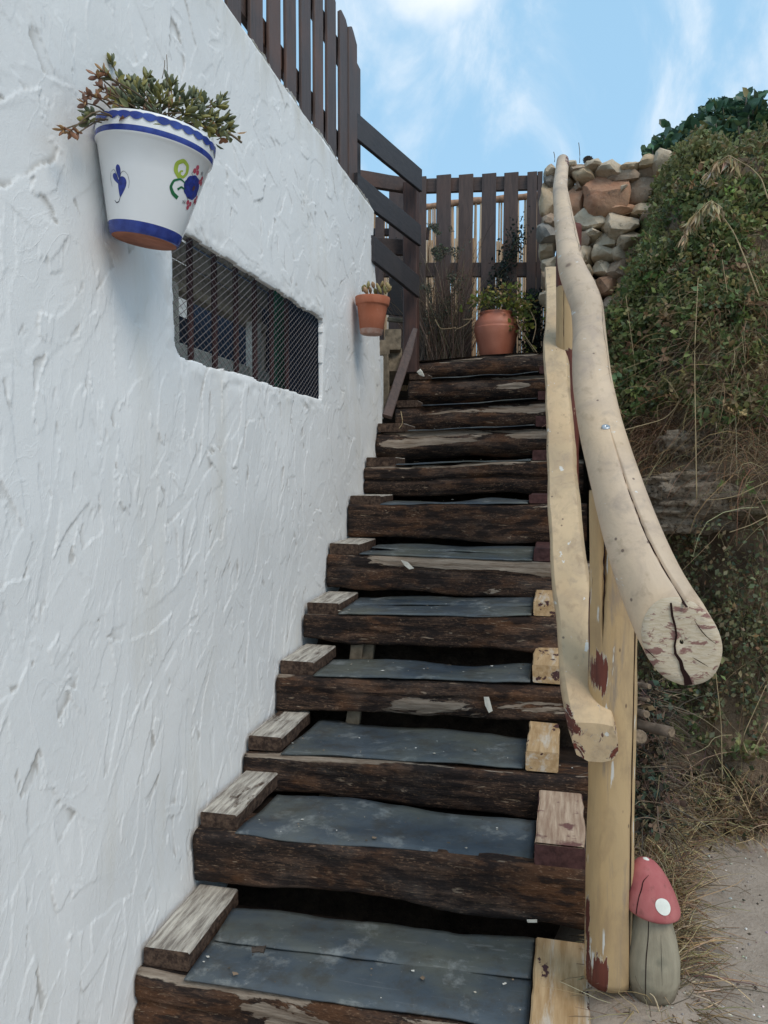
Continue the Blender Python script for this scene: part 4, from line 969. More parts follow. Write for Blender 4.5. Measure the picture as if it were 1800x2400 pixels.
log_post((1230, 700), 3.10, pb[2] - 0.75, 0.955, 0.046, [dict(a=112, t=[0, 1], w=[.0012, .0012], d=[.004, .004])], red2, (-0.006, 0), 4.0, strips=((112, 0.62, 0.9, 0.0015, 0.001), (95, 0.66, 0.8, 0.001, 0.001)))
# screws and knots
STEEL = plain('zinc', (0.45, 0.46, 0.47), 0.35, 0.6); STEEL.node_tree.nodes['Principled BSDF'].inputs['Metallic'].default_value = 0.8
d_ = ray(1295, 970); i_ = int(np.argmin([np.linalg.norm(np.cross(nrm(d_), p)) for p in cpath]))
fr_ = frames(cpath)[i_]
hit = cpath[i_] + fr_[2] * crad[i_] * 0.985 + fr_[1] * crad[i_] * -0.12
mw = Matrix(((fr_[1][0], fr_[0][0], fr_[2][0], hit[0]), (fr_[1][1], fr_[0][1], fr_[2][1], hit[1]), (fr_[1][2], fr_[0][2], fr_[2][2], hit[2]), (0, 0, 0, 1)))
vv, ff = lathe([(0.0005, 0.0025), (0.002, 0.0022), (0.0025, 0.004), (0.0085, 0.0034), (0.0090, 0.0)], 16)
mesh('screw', [tuple(mw @ Vector(q)) for q in vv], ff, STEEL, hr, True)

# ================================================================== POTS
def axis_matrix(b, t, face):
    z = nrm(np.asarray(t) - np.asarray(b)); x = nrm(np.asarray(face) - z * np.dot(face, z)); y = np.cross(z, x)
    return np.stack([x, y, z], 1), np.asarray(b, float)
def put(V, R, b): return np.asarray(V) @ R.T + b
def pot(name, prof, R, b, mats, midx_of, label, cat, m=64, smooth=True):
    root = empty(name, b, label, cat)
    V_, F_ = lathe(prof, m); mi = [midx_of(k // m) for k in range(len(F_))]
    o = mesh('pot_body', put(V_, R, b), F_, None, root, smooth, None, mats, mi)
    return root, o
toC = lambda b: np.array([-b[0], -b[1], 0.0])
m = M('white_glaze', 0.22, 0.5); a_ = m.noise(6, None, 4); m.base(m.mix(m.rng(a_, 0.3, 0.7), (0.74, 0.75, 0.76), (0.80, 0.81, 0.81))).bump(m.noise(14, None, 3), 0.0015, 0.4); GLAZE = m.m
m = M('cobalt_glaze', 0.25, 0.5); a_ = m.noise(40, None, 4); m.base(m.mix(m.rng(a_, 0.35, 0.65), (0.016, 0.033, 0.20), (0.036, 0.070, 0.33))); COB = m.m
m = M('terracotta', 0.8, 0.25); a_ = m.noise(9, m.map((1, 1, 0.5)), 5); b_ = m.noise(120, None, 3)
c = m.mix(m.rng(a_, 0.35, 0.68), (0.36, 0.115, 0.060), (0.46, 0.175, 0.105)); c = m.mix(m.rng(b_, 0.6, 0.75, 0, 0.25), c, (0.5, 0.3, 0.22)); m.base(c).bump(b_, 0.0006, 0.6); TERRA = m.m
m = M('terracotta_chalky', 0.9, 0.2); a_ = m.noise(40, None, 5); m.base(m.mix(m.rng(a_, 0.35, 0.6), (0.44, 0.24, 0.18), (0.52, 0.36, 0.30))); CHALK = m.m
m = M('terracotta_glossy', 0.35, 0.5); a_ = m.noise(8, None, 5); b_ = m.noise(90, None, 3)
c = m.mix(m.rng(a_, 0.35, 0.68), (0.40, 0.125, 0.072), (0.52, 0.19, 0.115)); m.base(c).bump(b_, 0.0006, 0.5); m.rough(m.rng(a_, 0.3, 0.7, 0.34, 0.6)); TERRAG = m.m
POTSOIL = plain('potting_soil', (0.035, 0.026, 0.02), 0.95, 0.1, 90, 0.5, 0.004)

b1, t1 = P(312, 522, y=1.585), P(339, 290, y=1.585)
R1, _ = axis_matrix(b1, t1, toC(b1)); h1 = float(np.linalg.norm(t1 - b1))
rt, rb = 0.1270, 0.0745
def r1(v): return rb + (rt - 0.006 - rb) * min(v / (h1 * 0.80), 1.0)
prof = [(0.0005, 0.004), (0.012, 0.004), (rb - 0.004, 0.0005), (rb, 0.004), (r1(0.024), 0.024), (r1(0.0242), 0.0242), (r1(h1 * .3), h1 * .3), (r1(h1 * .55), h1 * .55), (r1(h1 * .79), h1 * .79), (rt - 0.003, h1 * .80), (rt - 0.001, h1 * .815), (rt, h1 * .86), (rt, h1 * .865), (rt + 0.002, h1 * .975), (rt + 0.001, h1 * .995), (rt - 0.003, h1), (rt - 0.010, h1 * .995), (rt - 0.014, h1 * .9), (0.002, h1 * .88)]
# faces between profile rows: 0-1 terracotta underside, 3 blue foot band, 10-11 blue band under the rim
pot1, body1 = pot('ceramic_wall_pot', prof, R1, b1, [GLAZE, COB, plain('bare_clay', (0.33, 0.135, 0.085), 0.85, 0.2, 30, 0.25), POTSOIL], lambda k: 2 if k < 2 else (1 if k in (2, 3, 4) else (1 if k in (10, 11) else (3 if k == 17 else 0))), 'white ceramic wall pot with blue bands and painted flowers', 'flower pot', 96)
def onpot(ang, v, lift=0.0008, rr=None):
    r = (rr if rr is not None else r1(v)) + lift
    return np.array([r * math.cos(ang), r * math.sin(ang), v])
def pick(dx, dy):
    """angle and height on the cone of pot 1 under a picture point"""
    d = nrm(ray(dx, dy)); o_ = -b1 @ R1; dl = d @ R1
    best = None
    for t in np.linspace(1.2, 2.4, 4800):
        q = o_ + dl * t
        if 0 < q[2] < h1 and math.hypot(q[0], q[1]) <= (r1(q[2]) if q[2] < h1 * .8 else rt): return math.atan2(q[1], q[0]), q[2]
    return None
def blobd(name, cu, cv, pts, mat, parent, lift, fn):
    """a filled painted shape given by (du, dv) metres round (angle cu, height cv)"""
    pts = np.asarray(pts, float); c = pts.mean(0); V = []; n = len(pts); K = 4
    for k in range(K):
        t = 1 - k / (K - 0.5)
        for p in c + (pts - c) * t: V.append(fn(cu, cv, p[0], p[1], lift))
    F = [q[::-1] for q in grid_faces(K, n)]; F.append([(K - 1) * n + j for j in range(n)][::-1])
    F = [q[::-1] for q in F]
    return mesh(name, V, F, mat, parent, True)
def strokd(name, cu, cv, pts, w, mat, parent, lift, fn, n=28):
    p = smoothpath(np.asarray(pts, float), n); t = np.gradient(p, axis=0); V = []
    wl_ = np.interp(np.linspace(0, 1, n), np.linspace(0, 1, len(w)), w)
    for q, a, ww in zip(p, t, wl_):
        s = np.array([-a[1], a[0]]); s = s / (np.linalg.norm(s) + 1e-9) * ww / 2
        V += [fn(cu, cv, *(q + s), lift), fn(cu, cv, *(q - s), lift)]
    F = [[2 * i, 2 * i + 1, 2 * i + 3, 2 * i + 2] for i in range(n - 1)]
    return mesh(name, V, F, mat, parent, True)
f1 = lambda cu, cv, du, dv, lift: put(onpot(cu + du / r1(cv + dv), cv + dv, lift), R1, b1)
def ell(cx, cy, a, b, rot=0, n=20): 
    t = np.linspace(0, 2 * math.pi, n, endpoint=False); x_, y_ = a * np.cos(t), b * np.sin(t); c, s = math.cos(rot), math.sin(rot)
    return np.stack([cx + x_ * c - y_ * s, cy + x_ * s + y_ * c], 1)
def drop(x0, y0, x1, y1, w, n=24):
    """teardrop: thin at the first point, round at the second"""
    d = np.array([x1 - x0, y1 - y0]); L = np.linalg.norm(d); d /= L; s = np.array([-d[1], d[0]]); t = np.linspace(0, 2 * math.pi, n, endpoint=False)
    q = 0.5 - 0.5 * np.cos(t); wd = w * np.sin(t) * (0.25 + 0.75 * q)
    return np.array([x0, y0]) + np.outer(q * L, d) + np.outer(wd, s)
BLK = plain('painted_line', (0.02, 0.02, 0.035), 0.3, 0.4); LIME = plain('painted_lime', (0.30, 0.40, 0.055), 0.3, 0.4); GRN = plain('painted_green', (0.012, 0.13, 0.05), 0.3, 0.4); PINK = plain('painted_pink', (0.42, 0.07, 0.11), 0.3, 0.4); NAVY = plain('painted_blue', (0.018, 0.035, 0.22), 0.3, 0.45, 120, 0.4)
pk_ = pick(258, 385); A1, V1 = pk_
for pts in (drop(0.001, -0.004, -0.0035, 0.026, 0.0085), drop(-0.0005, -0.012, -0.016, 0.009, 0.0085), drop(0.0, -0.036, 0.0095, 0.0035, 0.0145)):
    blobd('painted_petal', A1, V1, pts, NAVY, pot1, 0.0005, f1)
strokd('painted_stem', A1, V1, [(-0.016, -0.042), (-0.011, -0.047), (-0.004, -0.045), (0.0, -0.036)], [0.001, 0.0022, 0.0015, 0.001], BLK, pot1, 0.0006, f1)
strokd('painted_stem', A1, V1, [(0.0005, -0.006), (0.004, 0.010), (0.012, 0.015), (0.021, 0.008), (0.024, -0.006), (0.021, -0.018)], [0.0012, 0.001, 0.0007, 0.0007, 0.0005], BLK, pot1, 0.0006, f1)
strokd('painted_stem', A1, V1, [(-0.024, 0.012), (-0.026, 0.0), (-0.022, -0.016)], [0.0005, 0.0009, 0.0005], BLK, pot1, 0.0006, f1)
strokd('painted_stem', A1, V1, [(-0.022, 0.013), (-0.014, 0.018), (-0.006, 0.006), (-0.002, -0.006)], [0.0005, 0.001, 0.0008], BLK, pot1, 0.0006, f1)
A2, V2 = pick(398, 395); A2 += 0.27; V2 += 0.0
# big blue flower with scalloped rim, sprigs and scrolls round it
tq_ = np.linspace(0, 2 * math.pi, 56, endpoint=False); rr_ = 0.0235 * (1 + 0.07 * np.abs(np.sin(tq_ * 4.5)))
blobd('painted_flower', A2, V2, np.stack([rr_ * 1.15 * np.cos(tq_), rr_ * np.sin(tq_)], 1), NAVY, pot1, 0.0005, f1)
blobd('painted_flower_eye', A2, V2, ell(0.004, 0.0, 0.004, 0.0055), plain('painted_eye', (0.10, 0.05, 0.04), 0.3), pot1, 0.0008, f1)
strokd('painted_scroll', A2, V2, [(-0.044, 0.004), (-0.058, 0.016), (-0.060, 0.030), (-0.048, 0.040), (-0.034, 0.034), (-0.030, 0.020), (-0.036, 0.008), (-0.046, 0.010), (-0.047, 0.019), (-0.041, 0.020)], [0.006, 0.0085, 0.009, 0.0085, 0.007, 0.007, 0.006, 0.005, 0.003], LIME, pot1, 0.0005, f1, 60)
strokd('painted_scroll', A2, V2, [(-0.026, 0.000), (-0.040, 0.004), (-0.054, -0.004), (-0.056, -0.018), (-0.046, -0.029), (-0.032, -0.034)], [0.002, 0.004, 0.005, 0.006, 0.0075, 0.008], GRN, pot1, 0.00055, f1, 44)
strokd('painted_scroll', A2, V2, [(-0.022, -0.012), (-0.032, -0.010), (-0.039, -0.018)], [0.003, 0.004, 0.005], GRN, pot1, 0.00055, f1)
for (cx, cy, k_) in ((-0.006, 0.034, 1), (0.026, 0.022, 1), (0.006, -0.034, -1), (0.034, -0.018, 1)):
    for (dx_, dy_) in ((0, 0.007), (-0.0055, -0.002), (0.0055, -0.002)): blobd('painted_bud', A2, V2, ell(cx + dx_, cy + dy_ * k_, 0.0052, 0.0052), PINK, pot1, 0.0006, f1)
    strokd('painted_stem', A2, V2, [(cx - 0.009, cy - 0.004 * k_), (cx - 0.012, cy - 0.010 * k_), (cx - 0.004, cy - 0.014 * k_)], [0.0006, 0.001, 0.0006], BLK, pot1, 0.0006, f1)
for (cx, cy) in ((0.013, 0.032), (-0.016, -0.040)):
    for k_ in range(3): strokd('painted_stem', A2, V2, [(cx + 0.003 * k_, cy), (cx + 0.003 * k_ + 0.003, cy + 0.010)], [0.0006, 0.0009, 0.0004], BLK, pot1, 0.0006, f1, 6)
    strokd('painted_stem', A2, V2, [(cx - 0.002, cy + 0.006), (cx + 0.010, cy + 0.003)], [0.0006, 0.0006], BLK, pot1, 0.0006, f1, 6)
# scalloped wave round the rim
nw = 240; V_ = []
for k in range(nw):
    a = 2 * math.pi * k / nw; w = 0.0085 + 0.0062 * abs(math.sin(a * 15)); up = 0.006 * abs(math.sin(a * 15)) - 0.003
    for q in (h1 * .972 + up * .4, h1 * .972 - w): V_.append(put(np.array([(rt + 0.0024 + 0.0006 - 0.02 * max(0, .975 * h1 - q) * 1.0) * math.cos(a), (rt + 0.0024 + 0.0006 - 0.02 * max(0, .975 * h1 - q)) * math.sin(a), q]), R1, b1))
F_ = [[2 * k, 2 * k + 1, (2 * k + 3) % (2 * nw), (2 * k + 2) % (2 * nw)] for k in range(nw)]
mesh('painted_wave', V_, F_, COB, pot1, True)

b2, t2 = P(802, 723, y=3.66), P(805, 643, y=3.66)
R2, _ = axis_matrix(b2, t2, toC(b2)); h2 = float(np.linalg.norm(t2 - b2))
prof = [(0.001, 0.002), (0.050, 0.0), (0.0535, 0.003), (0.0575, 0.024), (0.0577, 0.0242), (0.066, h2 * .5), (0.0735, h2 * .765), (0.0740, h2 * .77), (0.0800, h2 * .785), (0.0812, h2 * .81), (0.0850, h2 * .985), (0.0835, h2), (0.079, h2 * .995), (0.075, h2 * .90), (0.001, h2 * .88)]
pot2, _b = pot('terracotta_wall_pot', prof, R2, b2, [TERRA, CHALK, POTSOIL], lambda k: 1 if k in (0, 1, 2) else (2 if k == 13 else 0), 'small terracotta pot fixed to the end of the white wall', 'flower pot')
nb = put(np.array([-0.080, 0.0, h2]), R2, b2)
V_, F_ = tube([put(np.array([-0.078, -0.02 + 0.008 * k, h2 * (.97 + .07 * math.sin(math.pi * k / 5))]), R2, b2) for k in range(6)], 0.006, 8); mesh('hanging_lug', V_, F_, TERRA, pot2, True)

b3 = np.array([P(1072, 700, y=5.22)[0], 5.22, 0.748]); s3 = 0.00314
prof = [(0.001, 0.0), (0.094, 0.0), (0.098, 0.006), (0.118, 0.09), (0.138, 0.165), (0.149, 0.215), (0.148, 0.222), (0.145, 0.226), (0.147, 0.232), (0.140, 0.258), (0.126, 0.285), (0.113, 0.302), (0.108, 0.310), (0.114, 0.318), (0.112, 0.324), (0.102, 0.320), (0.098, 0.29), (0.001, 0.285)]
pot3, _b = pot('terracotta_urn', prof, np.eye(3), b3, [TERRAG, POTSOIL], lambda k: 1 if k == 16 else 0, 'big round shouldered terracotta urn on the top landing before the fence', 'flower pot')

# ================================================================== WOODEN TOADSTOOL
b4 = P(1410, 2158, y=1.70)
toad = empty('wooden_toadstool', b4, 'carved wooden toadstool with red cap and white dots leaning by the post', 'garden ornament')
m = M('grey_green_wood', 0.85, 0.2); v = m.map((1, 1, 0.14)); g = m.noise(45, v, 6, 0.6); a_ = m.noise(14, None, 5)
c = m.mix(m.rng(g, 0.35, 0.65), (0.25, 0.22, 0.16), (0.34, 0.30, 0.22)); c = m.mix(m.rng(a_, 0.56, 0.72, 0, 0.6), c, (0.12, 0.12, 0.09)); sz_n = m.n('ShaderNodeSeparateXYZ'); m.t.links.new(m.pos, sz_n.inputs[0]); dz_ = m.math('ADD', sz_n.outputs[2], m.rng(m.noise(30, None, 5), 0, 1, -0.06, 0.06)); c = m.mix(m.rng(dz_, b4[2] + 0.055, b4[2] + 0.005, 0, 0.8), c, (0.11, 0.08, 0.055)); m.base(c).bump(g, 0.0025, 0.9).bump(a_, 0.004, 0.5); TWOOD = m.m
m = M('faded_red_paint', 0.65, 0.3); a_ = m.noise(22, m.map((1, 1, 0.4)), 5); b_ = m.noise(60, None, 4)
c = m.mix(m.rng(a_, 0.35, 0.65), (0.38, 0.105, 0.105), (0.47, 0.165, 0.155)); c = m.mix(m.rng(b_, 0.57, 0.72, 0, 0.6), c, (0.20, 0.075, 0.065)); m.base(c).bump(a_, 0.002, 0.5); TRED = m.m
def sprof(z): return np.interp(z, [0, 0.012, 0.035, 0.07, 0.105, 0.14, 0.175], [0.036, 0.050, 0.0595, 0.0615, 0.054, 0.041, 0.036])
def cprof(z): return np.interp(z, [0.148, 0.152, 0.165, 0.20, 0.235, 0.262, 0.278, 0.286, 0.289], [0.058, 0.0635, 0.0640, 0.0575, 0.0465, 0.034, 0.0225, 0.012, 0.001])
ZC = lambda z: np.where(np.asarray(z) > 0.15, 0.198 + (np.asarray(z) - 0.15) * 0.76, np.asarray(z) * 1.32)
TS = 0.93
tl = lambda q: np.stack([q[..., 0] * TS - 0.03 * q[..., 2] - 0.06 * np.maximum(q[..., 2] - 0.15, 0), q[..., 1] * TS + 0.05 * q[..., 2], ZC(q[..., 2]) + 0.10 * q[..., 0] * (q[..., 2] > 0.146) * -1.0], -1)
zs_ = np.linspace(0, 0.172, 30); V_, F_ = lathe([(0.001, 0.0)] + [(sprof(z), z) for z in zs_], 48)
V_ = V_ + nrm_rows(V_) * 0 if False else V_
mesh('stem', tl(V_) + b4, F_, TWOOD, toad, True)
zc_ = np.r_[0.148, np.linspace(0.1515, 0.289, 28)]; V_, F_ = lathe([(0.030, 0.153), (0.050, 0.150)] + [(cprof(z), z) for z in zc_], 56)
mesh('cap', tl(V_) + b4, F_, TRED, toad, True)
fc = lambda ca, cz, du, dv, lift: (lambda z, : tl(np.array([(cprof(z) + lift) * math.cos(ca + du / max(cprof(z), 0.012)), (cprof(z) + lift) * math.sin(ca + du / max(cprof(z), 0.012)), z + lift * 0.5])) + b4)(cz + dv)
fs = lambda ca, cz, du, dv, lift: (lambda z: tl(np.array([(sprof(z) + lift) * math.cos(ca + du / sprof(z)), (sprof(z) + lift) * math.sin(ca + du / sprof(z)), z])) + b4)(cz + dv)
DOT = plain('white_paint_dot', (0.72, 0.73, 0.66), 0.6, 0.3, 60, 0.08)
fcam = math.atan2(-b4[1], -b4[0])
def cap_dot(ang, z, ru, rv): blobd('spot', fcam + ang, z, ell(0, 0, ru, rv, 0, 28), DOT, toad, 0.0012, fc)
cap_dot(0.52, 0.1935, 0.0180, 0.0200)
# dot at the tip: lies over the top of the cap
V_ = []; n_ = 28
for k in range(5):
    t = 1 - k / 4.5
    for j in range(n_):
        a = 2 * math.pi * j / n_; x_, y_ = -0.006 + 0.017 * t * math.cos(a), -0.014 + 0.017 * t * math.sin(a); r = math.hypot(x_, y_); z = np.interp(r, [0.001, 0.007, 0.0145, 0.024, 0.036], [0.289, 0.286, 0.278, 0.262, 0.235])
        V_.append(tl(np.array([x_, y_, z + 0.0014])) + b4)
F_ = grid_faces(5, n_); F_.append([4 * n_ + j for j in range(n_)]); mesh('spot', V_, F_, DOT, toad, True)
strokd('crack', fcam, 0.0, [(-0.020, 0.262), (-0.012, 0.268), (-0.024, 0.245), (-0.030, 0.228), (-0.033, 0.205), (-0.042, 0.180), (-0.043, 0.158)][0:0] or [(0.004, 0.262), (-0.010, 0.244), (-0.014, 0.226), (-0.022, 0.205), (-0.028, 0.182), (-0.034, 0.154)], [0.0006, 0.0018, 0.0022, 0.0018, 0.0022, 0.0016], CRK, toad, 0.0009, fc, 40)
strokd('crack', fcam, 0.0, [(-0.006, 0.158), (-0.007, 0.12), (-0.012, 0.09), (-0.014, 0.05), (-0.015, 0.020)], [0.0014, 0.0018, 0.0022, 0.0020, 0.0012], CRK, toad, 0.0009, fs, 40)
strokd('crack', fcam, 0.0, [(0.020, 0.125), (0.021, 0.08), (0.022, 0.050)], [0.0003, 0.0008, 0.0003], CRK, toad, 0.0009, fs, 20)

# ================================================================== DRY STONE WALL
sw = empty('dry_stone_wall', (0.2, 5.0, 0.75), 'dry stone wall of tan, grey and orange rubble at the top of the stairs', 'stone wall')
def stone_mat(name, c0, c1, c2):
    m = M(name, 0.92, 0.15); a_ = m.noise(7, None, 6, 0.65); b_ = m.noise(45, None, 5, 0.7); r_ = m.oi()
    c = m.mix(m.rng(a_, 0.35, 0.66), c0, c1); c = m.mix(m.rng(b_, 0.52, 0.72, 0, 0.8), c, c2)
    c = m.mix(m.rng(m.noise(18, None, 5, 0.7), 0.58, 0.68, 0, 0.6), c, (0.09, 0.085, 0.075))
    m.base(c).bump(a_, 0.02, 0.7).bump(b_, 0.006, 0.9); return m.m
ST = {'g': stone_mat('stone_grey', (0.42, 0.335, 0.24), (0.60, 0.49, 0.36), (0.60, 0.52, 0.42)),
      't': stone_mat('stone_tan', (0.44, 0.32, 0.20), (0.60, 0.46, 0.31), (0.60, 0.50, 0.38)),
      'o': stone_mat('stone_orange', (0.33, 0.17, 0.105), (0.52, 0.32, 0.205), (0.40, 0.24, 0.17)),
      'p': stone_mat('stone_pale', (0.50, 0.405, 0.29), (0.66, 0.57, 0.44), (0.46, 0.37, 0.27)),
      'b': stone_mat('stone_brown', (0.26, 0.185, 0.13), (0.40, 0.30, 0.22), (0.45, 0.37, 0.29)),
      's': stone_mat('stone_slate', (0.20, 0.19, 0.175), (0.34, 0.315, 0.28), (0.42, 0.37, 0.31))}
import bmesh
def ico(sub):
    bm = bmesh.new(); bmesh.ops.create_icosphere(bm, subdivisions=sub, radius=1.0)
    v = np.array([q.co for q in bm.verts]); f = np.array([[q.index for q in p.verts] for p in bm.faces]); bm.free(); return v, f
ICO3 = ico(3); ICO4 = ico(5)
def rockmesh(name, c, size, mat, parent, seed, box_=0.55, rough=0.16, ang=True, sub=ICO3, rot=0.0):
    v, f = sub; v = v.copy(); rr = np.random.default_rng(seed)
    v = np.sign(v) * np.abs(v) ** box_
    if ang:                                                        # broken facets: clip by a few planes
        for _ in range(13):
            n_ = nrm(rr.normal(size=3) * np.array([1, .8, 1])); d = v @ n_; lim = rr.uniform(0.66, 1.0); v = v - np.maximum(d - lim, 0)[:, None] * n_
    v = v * (1 + rough * fbm(v * 1.3 + seed * 3.7, seed, 4) + 0.055 * fbm(v * 5 + seed, seed + 3, 4))[:, None]
    v = v * np.asarray(size) / 2
    cr, sr = math.cos(rot), math.sin(rot); x_, z_ = v[:, 0].copy(), v[:, 2].copy(); v[:, 0] = x_ * cr - z_ * sr; v[:, 2] = x_ * sr + z_ * cr
    o = mesh(name, v + np.asarray(c), f, mat, parent, True, sharp=34); return o
YS = 5.0
stones = [(255, 685, 80, 90, 'g'), (240, 755, 75, 85, 's'), (238, 880, 105, 200, 't'), (410, 875, 120, 185, 'o'), (480, 722, 150, 95, 't'), (435, 676, 95, 52, 'b'), (632, 670, 160, 115, 'g'), (535, 645, 100, 62, 'g'),
          (770, 662, 108, 76, 't'), (872, 630, 98, 86, 't'), (970, 640, 120, 130, 'g'), (882, 692, 150, 96, 'b'), (712, 740, 180, 100, 'b'), (615, 835, 228, 205, 'o'), (846, 828, 212, 158, 'b'), (722, 800, 66, 66, 'g'),
          (700, 942, 178, 76, 'o'), (876, 930, 170, 68, 't'), (500, 998, 205, 140, 'p'), (692, 1044, 200, 138, 'g'), (905, 982, 138, 66, 'b'), (905, 1040, 120, 84, 'g'), (525, 1092, 140, 66, 'p'), (452, 1152, 100, 118, 'b'),
          (585, 1147, 160, 96, 'p'), (738, 1132, 128, 106, 'g'), (228, 1090, 120, 118, 's'), (232, 1190, 100, 100, 'g'), (600, 1222, 158, 82, 'p'), (478, 1242, 88, 98, 'p'), (245, 1290, 100, 90, 'g'), (572, 1318, 98, 88, 'p'),
          (702, 1222, 96, 88, 'g'), (480, 1335, 70, 66, 't'), (602, 1440, 118, 108, 'o'), (625, 1580, 90, 150, 'b'), (695, 1322, 150, 118, 'b'), (675, 1520, 80, 50, 'g'), (232, 1005, 90, 80, 'b'), (1035, 930, 90, 70, 'b'),
          (1060, 760, 130, 120, 'b'), (1050, 1020, 120, 100, 'b'), (420, 800, 80, 60, 'b'), (340, 760, 110, 90, 'g'), (340, 1020, 90, 110, 'g'), (345, 1120, 90, 90, 'b'), (350, 1230, 110, 100, 'g'), (350, 1330, 110, 90, 'b'), (380, 655, 90, 60, 'g'), (560, 940, 110, 50, 'g'), (840, 1150, 130, 100, 'g'), (820, 1250, 120, 100, 'b'), (500, 1440, 110, 100, 'g'), (380, 1430, 120, 110, 'g'), (500, 1560, 120, 110, 'b'), (380, 1540, 120, 110, 'b'), (250, 1390, 110, 110, 'b'), (250, 1500, 120, 110, 'g'), (740, 1420, 110, 100, 'b'), (950, 1130, 120, 100, 'b')]
for k, (cx, cy, w_, h_, mt) in enumerate(stones):
    dx, dy = 1106 + cx / 3.0, 138 + cy / 3.0
    yy_ = YS + 0.06 * random.uniform(-1, 1) + (0.05 if cx < 300 else 0)
    c = P(dx, dy, y=yy_); sc = S_ / FPX * yy_ * 1.03 / 3.0
    rockmesh('stone', c + np.array([0, 0.07, 0]), (w_ * sc * 1.20, 0.24, h_ * sc * 1.20), ST[mt], sw, 200 + k, 0.60 if mt != 'p' else 0.45, 0.09, True, ICO3, random.uniform(-0.12, 0.12))
for k in range(70):                                            # small packing stones in the joints
    dx, dy = random.uniform(1182, 1405), random.uniform(362, 640)
    c = P(dx, dy, y=YS + 0.115); s = random.uniform(0.05, 0.10)
    rockmesh('stone', c + np.array([0, 0.05, 0]), (s * 1.3, 0.12, s), ST[random.choice('gtpb')], sw, 600 + k, 0.6, 0.1, True, ICO3, random.uniform(-.4, .4))
# the wall's earth-packed core behind the face stones
a = P(1190, 372, y=5.2); b = P(1470, 372, y=5.2)
V_, F_ = sweep([(a[0] + 0.04 + (b[0] - a[0]) * t, 5.24, 1.28) for t in np.linspace(0, 1, 24)], [rrect(0.24, 1.05, 0.05, 3)] * 24, (0, 0, 1), True, 0.04, 4, 5)
mesh('core', V_, F_, EARTH, sw, True)
# small things on the wall top
pcn = P(1270, 358, y=5.05); cone = empty('pine_cone', pcn, 'dark open pine cone lying on top of the stone wall', 'pine cone')
mb = MB()
for k in range(60):
    a = k * 2.4; t = k / 60; r = 0.030 * math.sin(math.pi * (0.15 + 0.8 * t)); z = 0.055 * t
    d = np.array([math.cos(a), math.sin(a), 0.35]); s = np.array([-math.sin(a), math.cos(a), 0]); p0 = np.array([0, 0, z]); w = 0.009
    mb.add([p0 + s * .003, p0 - s * .003, p0 + d * r - s * w, p0 + d * r * 1.15 + np.array([0, 0, .003]), p0 + d * r + s * w, p0 + d * r * .9 - np.array([0, 0, .006])], [[0, 1, 2, 3, 4], [1, 0, 5], [1, 5, 2], [0, 4, 5], [2, 5, 3], [5, 4, 3]])
pc_ = mb.build('cone_scales', plain('cone_brown', (0.09, 0.075, 0.065), 0.85, 0.2, 60, 0.4), cone, kind='stuff'); pc_.location = Vector(pc_.location) + Vector(pcn)

# ================================================================== VEGETATION
LEAF = None
def leaf_material(name, rough=0.5, trans=0.33):
    m = M(name, rough, 0.35); a = m.attr('Col'); m.base(a)
    t = m.t; tr = t.nodes.new('ShaderNodeBsdfTranslucent'); t.links.new(a, tr.inputs['Color']); mx = t.nodes.new('ShaderNodeMixShader'); mx.inputs[0].default_value = trans
    out = t.nodes['Material Output']; t.links.new(m.b.outputs[0], mx.inputs[1]); t.links.new(tr.outputs[0], mx.inputs[2]); t.links.new(mx.outputs[0], out.inputs['Surface'])
    return m.m
LEAFM = leaf_material('leaf_green'); DRYM = leaf_material('dry_stalk', 0.75, 0.15)
def rand_rot(n, r):
    q = r.normal(size=(n, 4)); q /= np.linalg.norm(q, axis=1)[:, None]; w, x, y, z = q.T
    return np.stack([np.stack([1 - 2 * (y * y + z * z), 2 * (x * y - z * w), 2 * (x * z + y * w)], -1), np.stack([2 * (x * y + z * w), 1 - 2 * (x * x + z * z), 2 * (y * z - x * w)], -1), np.stack([2 * (x * z - y * w), 2 * (y * z + x * w), 1 - 2 * (x * x + y * y)], -1)], 1)
LV = np.array([(0, 0, 0), (0.28, 0.30, 0.06), (0.22, 0.70, 0.05), (0, 1.0, -0.04), (-0.22, 0.70, 0.05), (-0.28, 0.30, 0.06), (0, 0.48, -0.02)])
LF = np.array([(0, 1, 6), (1, 2, 6), (2, 3, 6), (3, 4, 6), (4, 5, 6), (5, 0, 6)])
LV2 = np.array([(0, 0, 0), (0.30, 0.45, 0.07), (0, 1.0, 0), (-0.30, 0.45, 0.07)]); LF2 = np.array([(0, 1, 2), (0, 2, 3)])
def leaves(name, pos, dirs, size, col, mat, parent=None, width=1.0, fine=False, r=None, kind=None, twist=1.0):
    """one mesh of many leaves: pos (n,3), dirs (n,3) where each points, size (n,), col (n,3)"""
    r = r or rng; n = len(pos); d = dirs / (np.linalg.norm(dirs, axis=1)[:, None] + 1e-9)
    t = r.normal(size=(n, 3)); s = np.cross(d, t); s /= np.linalg.norm(s, axis=1)[:, None] + 1e-9; u = np.cross(s, d)
    lv, lf = (LV, LF) if fine else (LV2, LF2)
    V_ = pos[:, None] + size[:, None, None] * (lv[None, :, :1] * width * s[:, None] + lv[None, :, 1:2] * d[:, None] + lv[None, :, 2:3] * u[:, None] * 1.5)
    F_ = (lf[None] + (np.arange(n) * len(lv))[:, None, None]).reshape(-1, 3)
    return mesh(name, V_.reshape(-1, 3), F_, mat, parent, fine, np.repeat(col, len(lv), 0), kind=kind)
